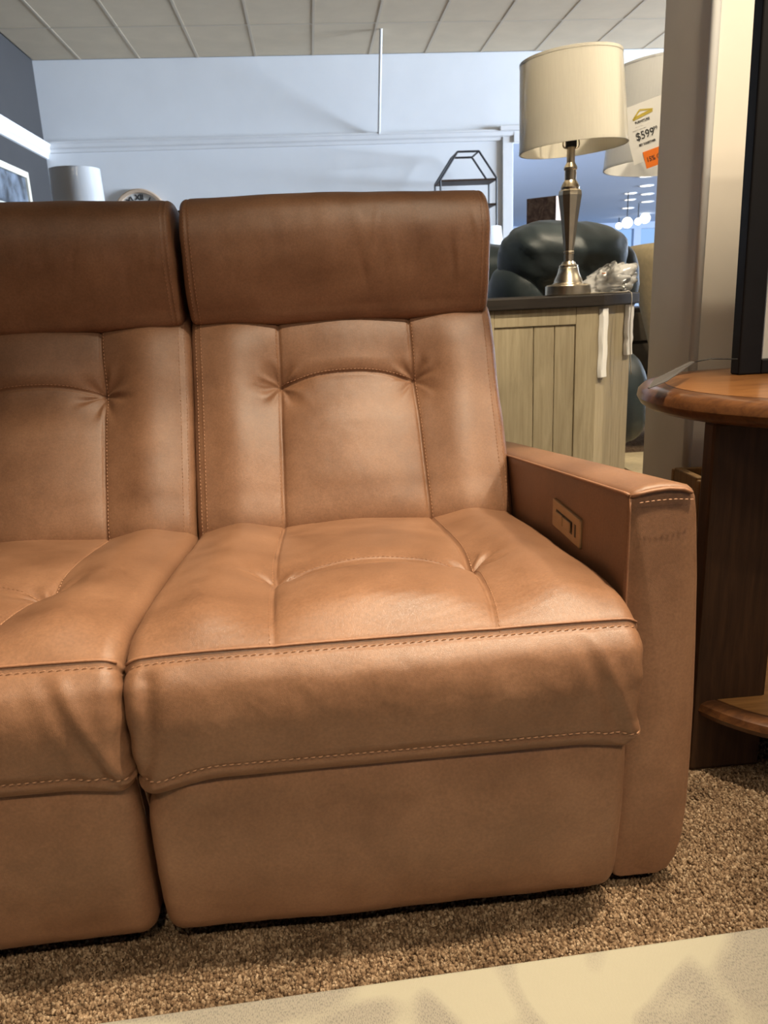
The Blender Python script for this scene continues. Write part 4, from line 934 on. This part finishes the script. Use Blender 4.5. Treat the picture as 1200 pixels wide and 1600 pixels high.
# picture on the left wall
pf = thing('wall_picture', (WL + .005, 7.75, 1.55), 'large framed dark print with pale frame on the charcoal wall', 'picture')
for a_, b_ in (((0, -.72, -.65), (.04, -.66, .65)), ((0, .66, -.65), (.04, .72, .65)), ((0, -.66, -.65), (.04, .66, -.59)), ((0, -.66, .59), (.04, .66, .65))): MB().box(a_, b_).build('frame_rail', simple('pale_frame', (.62, .57, .46), .5), pf, bevel=.004)
MB().box((0, -.66, -.59), (.018, .66, .59)).build('glass', M_GLASSART, pf)
MB().box((.018, -.45, -.45), (.020, .42, .30)).build('print', simple('print_paper', (.55, .53, .46), .3, noise=.25, scale=4), pf)
# canvas leaning in the showroom
cv = thing('canvas_art', (1.78, 6.05, 0), 'brown floral canvas with tan edge standing on an easel in the showroom', 'canvas', rz=math.radians(-42))
MB().box((-.12, -.002, 1.12), (.12, .0, 1.545)).build('print', M_ART, cv); MB().box((-.12, 0, 1.12), (.12, .09, 1.545)).build('stretcher', M_TAN, cv, bevel=.002)
for p, q in (((-.10, .104, 1.3), (-.25, -.06, 0)), ((.10, .104, 1.3), (.25, -.06, 0)), ((0, .104, 1.4), (0, .42, 0))): MB().tube([p, q], .014, 8).build('easel_leg', M_OAK, cv)
MB().box((-.15, -.03, 1.095), (.15, .10, 1.12)).build('ledge', M_OAK, cv)
# plastic wrapped lamp seen past the sofa headrest
lamp4 = thing('table_lamp', (1.53, 7.0, .72), 'squat table lamp wrapped in clear plastic below the metal bookshelf', 'lamp')
facet_lathe([(0, 0), (.09, 0), (.09, .02), (.05, .05), (.10, .16), (.06, .26), (.012, .30), (.012, .48), (0, .48)], 32, M_SHADEW, 'lamp_base', lamp4, smooth=True)
make_shade(lamp4, .20, .17, .46, .70, M_SHADEW)
nst = thing('nightstand', (1.53, 7.0, 0), 'small whitewashed nightstand under the plastic-wrapped lamp', 'nightstand')
MB().box((-.26, -.22, .12), (.26, .22, .70)).build('body', M_WASH, nst, bevel=.005); MB().box((-.28, -.24, .70), (.28, .24, .72)).build('top', M_ESPRESSO, nst, bevel=.004)
for k in range(2): MB().box((-.24, -.232, .16 + k * .22), (.24, -.22, .36 + k * .22)).build('drawer', M_WASH, nst, bevel=.004)
for sx in (-1, 1):
    for sy in (-1, 1): MB().box((sx * .22 - .025, sy * .18 - .025, 0), (sx * .22 + .025, sy * .18 + .025, .12)).build('leg', M_WASH, nst)
# brace rod from ceiling to the back wall
r0 = Vector(hit(595, 45, 2, CEIL)); r1 = Vector(hit(592, 212, 1, WB - .03))
MB().tube([r0, r1], .016, 10).build('brace_rod', M_TRIM, smooth=True)
tag(bpy.data.objects['brace_rod'], 'white metal brace rod running from the ceiling to the wall rail', 'rod')
# downlights of the hall
for px, py, r in ((1010, 275, .16), (1010, 290, .16), (1011, 303, .16), (1011, 315, .17), (985, 302, .15), (984, 312, .15), (981, 325, .18)):
    q = hit(px, py, 2, 2.955)
    e = thing('downlight', tuple(q), 'round recessed downlight in the hall ceiling beyond the opening', 'ceiling light', 'hall downlights')
    MB().lathe([(r * .8, -.004), (r, -.012), (r, .004)], n=24).build('trim_ring', M_TRIM, e, smooth=True); MB().lathe([(0, -.006), (r * .8, -.006), (r * .8, .0), (0, .0)], n=24).build('lens', M_BULB, e)
for px, py, s_, yy in ((980, 348, .12, 18.5), (1008, 341, .15, 24), (997, 346, .09, 21), (967, 353, .10, 25)):
    q = hit(px, py, 1, yy)
    e = thing('pendant_light', tuple(q), 'glowing globe pendant hanging in the far hall', 'pendant light', 'far hall pendants')
    blob('globe', (0, 0, 0), s_, s_, s_, M_BULB, e, 3, 2.0, 14, 0); MB().tube([(0, 0, s_ * .98), (0, 0, 2.958 - q[2])], .015, 6).build('cord', M_BMETAL, e)

# ------------------------------------------------------------------ the spotlights that light the sofa, plus three added for midground and column (ceiling mounted, above and behind the photographer)
names = ['nearest the right aisle', 'over the sofa front', 'aimed at the table lamp', 'over the pale rug', 'added behind the column as fill', 'added in the side aisle as fill', 'added to brighten the column']
for (p, tgt, watt, cone, blend), nm in zip(SPOTS, names):
    e = thing('ceiling_spotlight', (p[0], p[1], CEIL), 'white ceiling spotlight ' + nm, 'spotlight', 'ceiling spotlights')
    MB().lathe([(0, .0), (.06, .0), (.06, -.025), (.012, -.03), (.012, -.16), (0, -.16)], n=24).build('mount', M_TRIM, e, smooth=True, angle=40)
    d = (Vector(tgt) - Vector(p)).normalized(); rot = d.to_track_quat('-Z', 'Y')
    h = MB().lathe([(.0, .13), (.035, .13), (.06, .08), (.065, -.02), (.058, -.02), (.052, .06), (.0, .07)], n=28).build('head', M_TRIM, e, smooth=True, angle=40)
    h.location = Vector(p) - Vector((p[0], p[1], CEIL)); h.rotation_mode = 'QUATERNION'; h.rotation_quaternion = rot
    ld = bpy.data.lights.new('spot_beam', 'SPOT'); ld.energy = watt * 4; ld.color = WARM; ld.spot_size = math.radians(cone); ld.spot_blend = blend; ld.shadow_soft_size = .05
    lo = bpy.data.objects.new('spot_beam', ld); COL.objects.link(lo); lo.parent = e; lo.location = Vector(p) - Vector((p[0], p[1], CEIL)) + d * .03; lo.rotation_mode = 'QUATERNION'; lo.rotation_quaternion = rot

for (x, y), watt in FILL_PANELS:  # unseen panels added to lift the front faces
    e = thing('ceiling_fill_panel', (x, y, CEIL), 'warm fill light panel added to the ceiling ' + ('towards the aisle' if x > 0 else 'towards the charcoal wall'), 'ceiling light')
    MB().box((-.60, -.295, -.012), (.60, .295, -.002)).build('diffuser', emit('fill_diffuser_%d' % watt, WARM, 3.0), e)
    for a_, b_ in (((-.61, -.305, -.02), (.61, -.295, .0)), ((-.61, .295, -.02), (.61, .305, .0)), ((-.61, -.295, -.02), (-.60, .295, .0)), ((.60, -.295, -.02), (.61, .295, .0))): MB().box(a_, b_).build('frame_rail', M_TRIM, e)
    ld = bpy.data.lights.new('panel_fill', 'AREA'); ld.shape = 'RECTANGLE'; ld.size = 1.18; ld.size_y = .57; ld.energy = watt; ld.color = WARM
    lo = bpy.data.objects.new('panel_fill', ld); COL.objects.link(lo); lo.parent = e; lo.location = (0, 0, -.025)
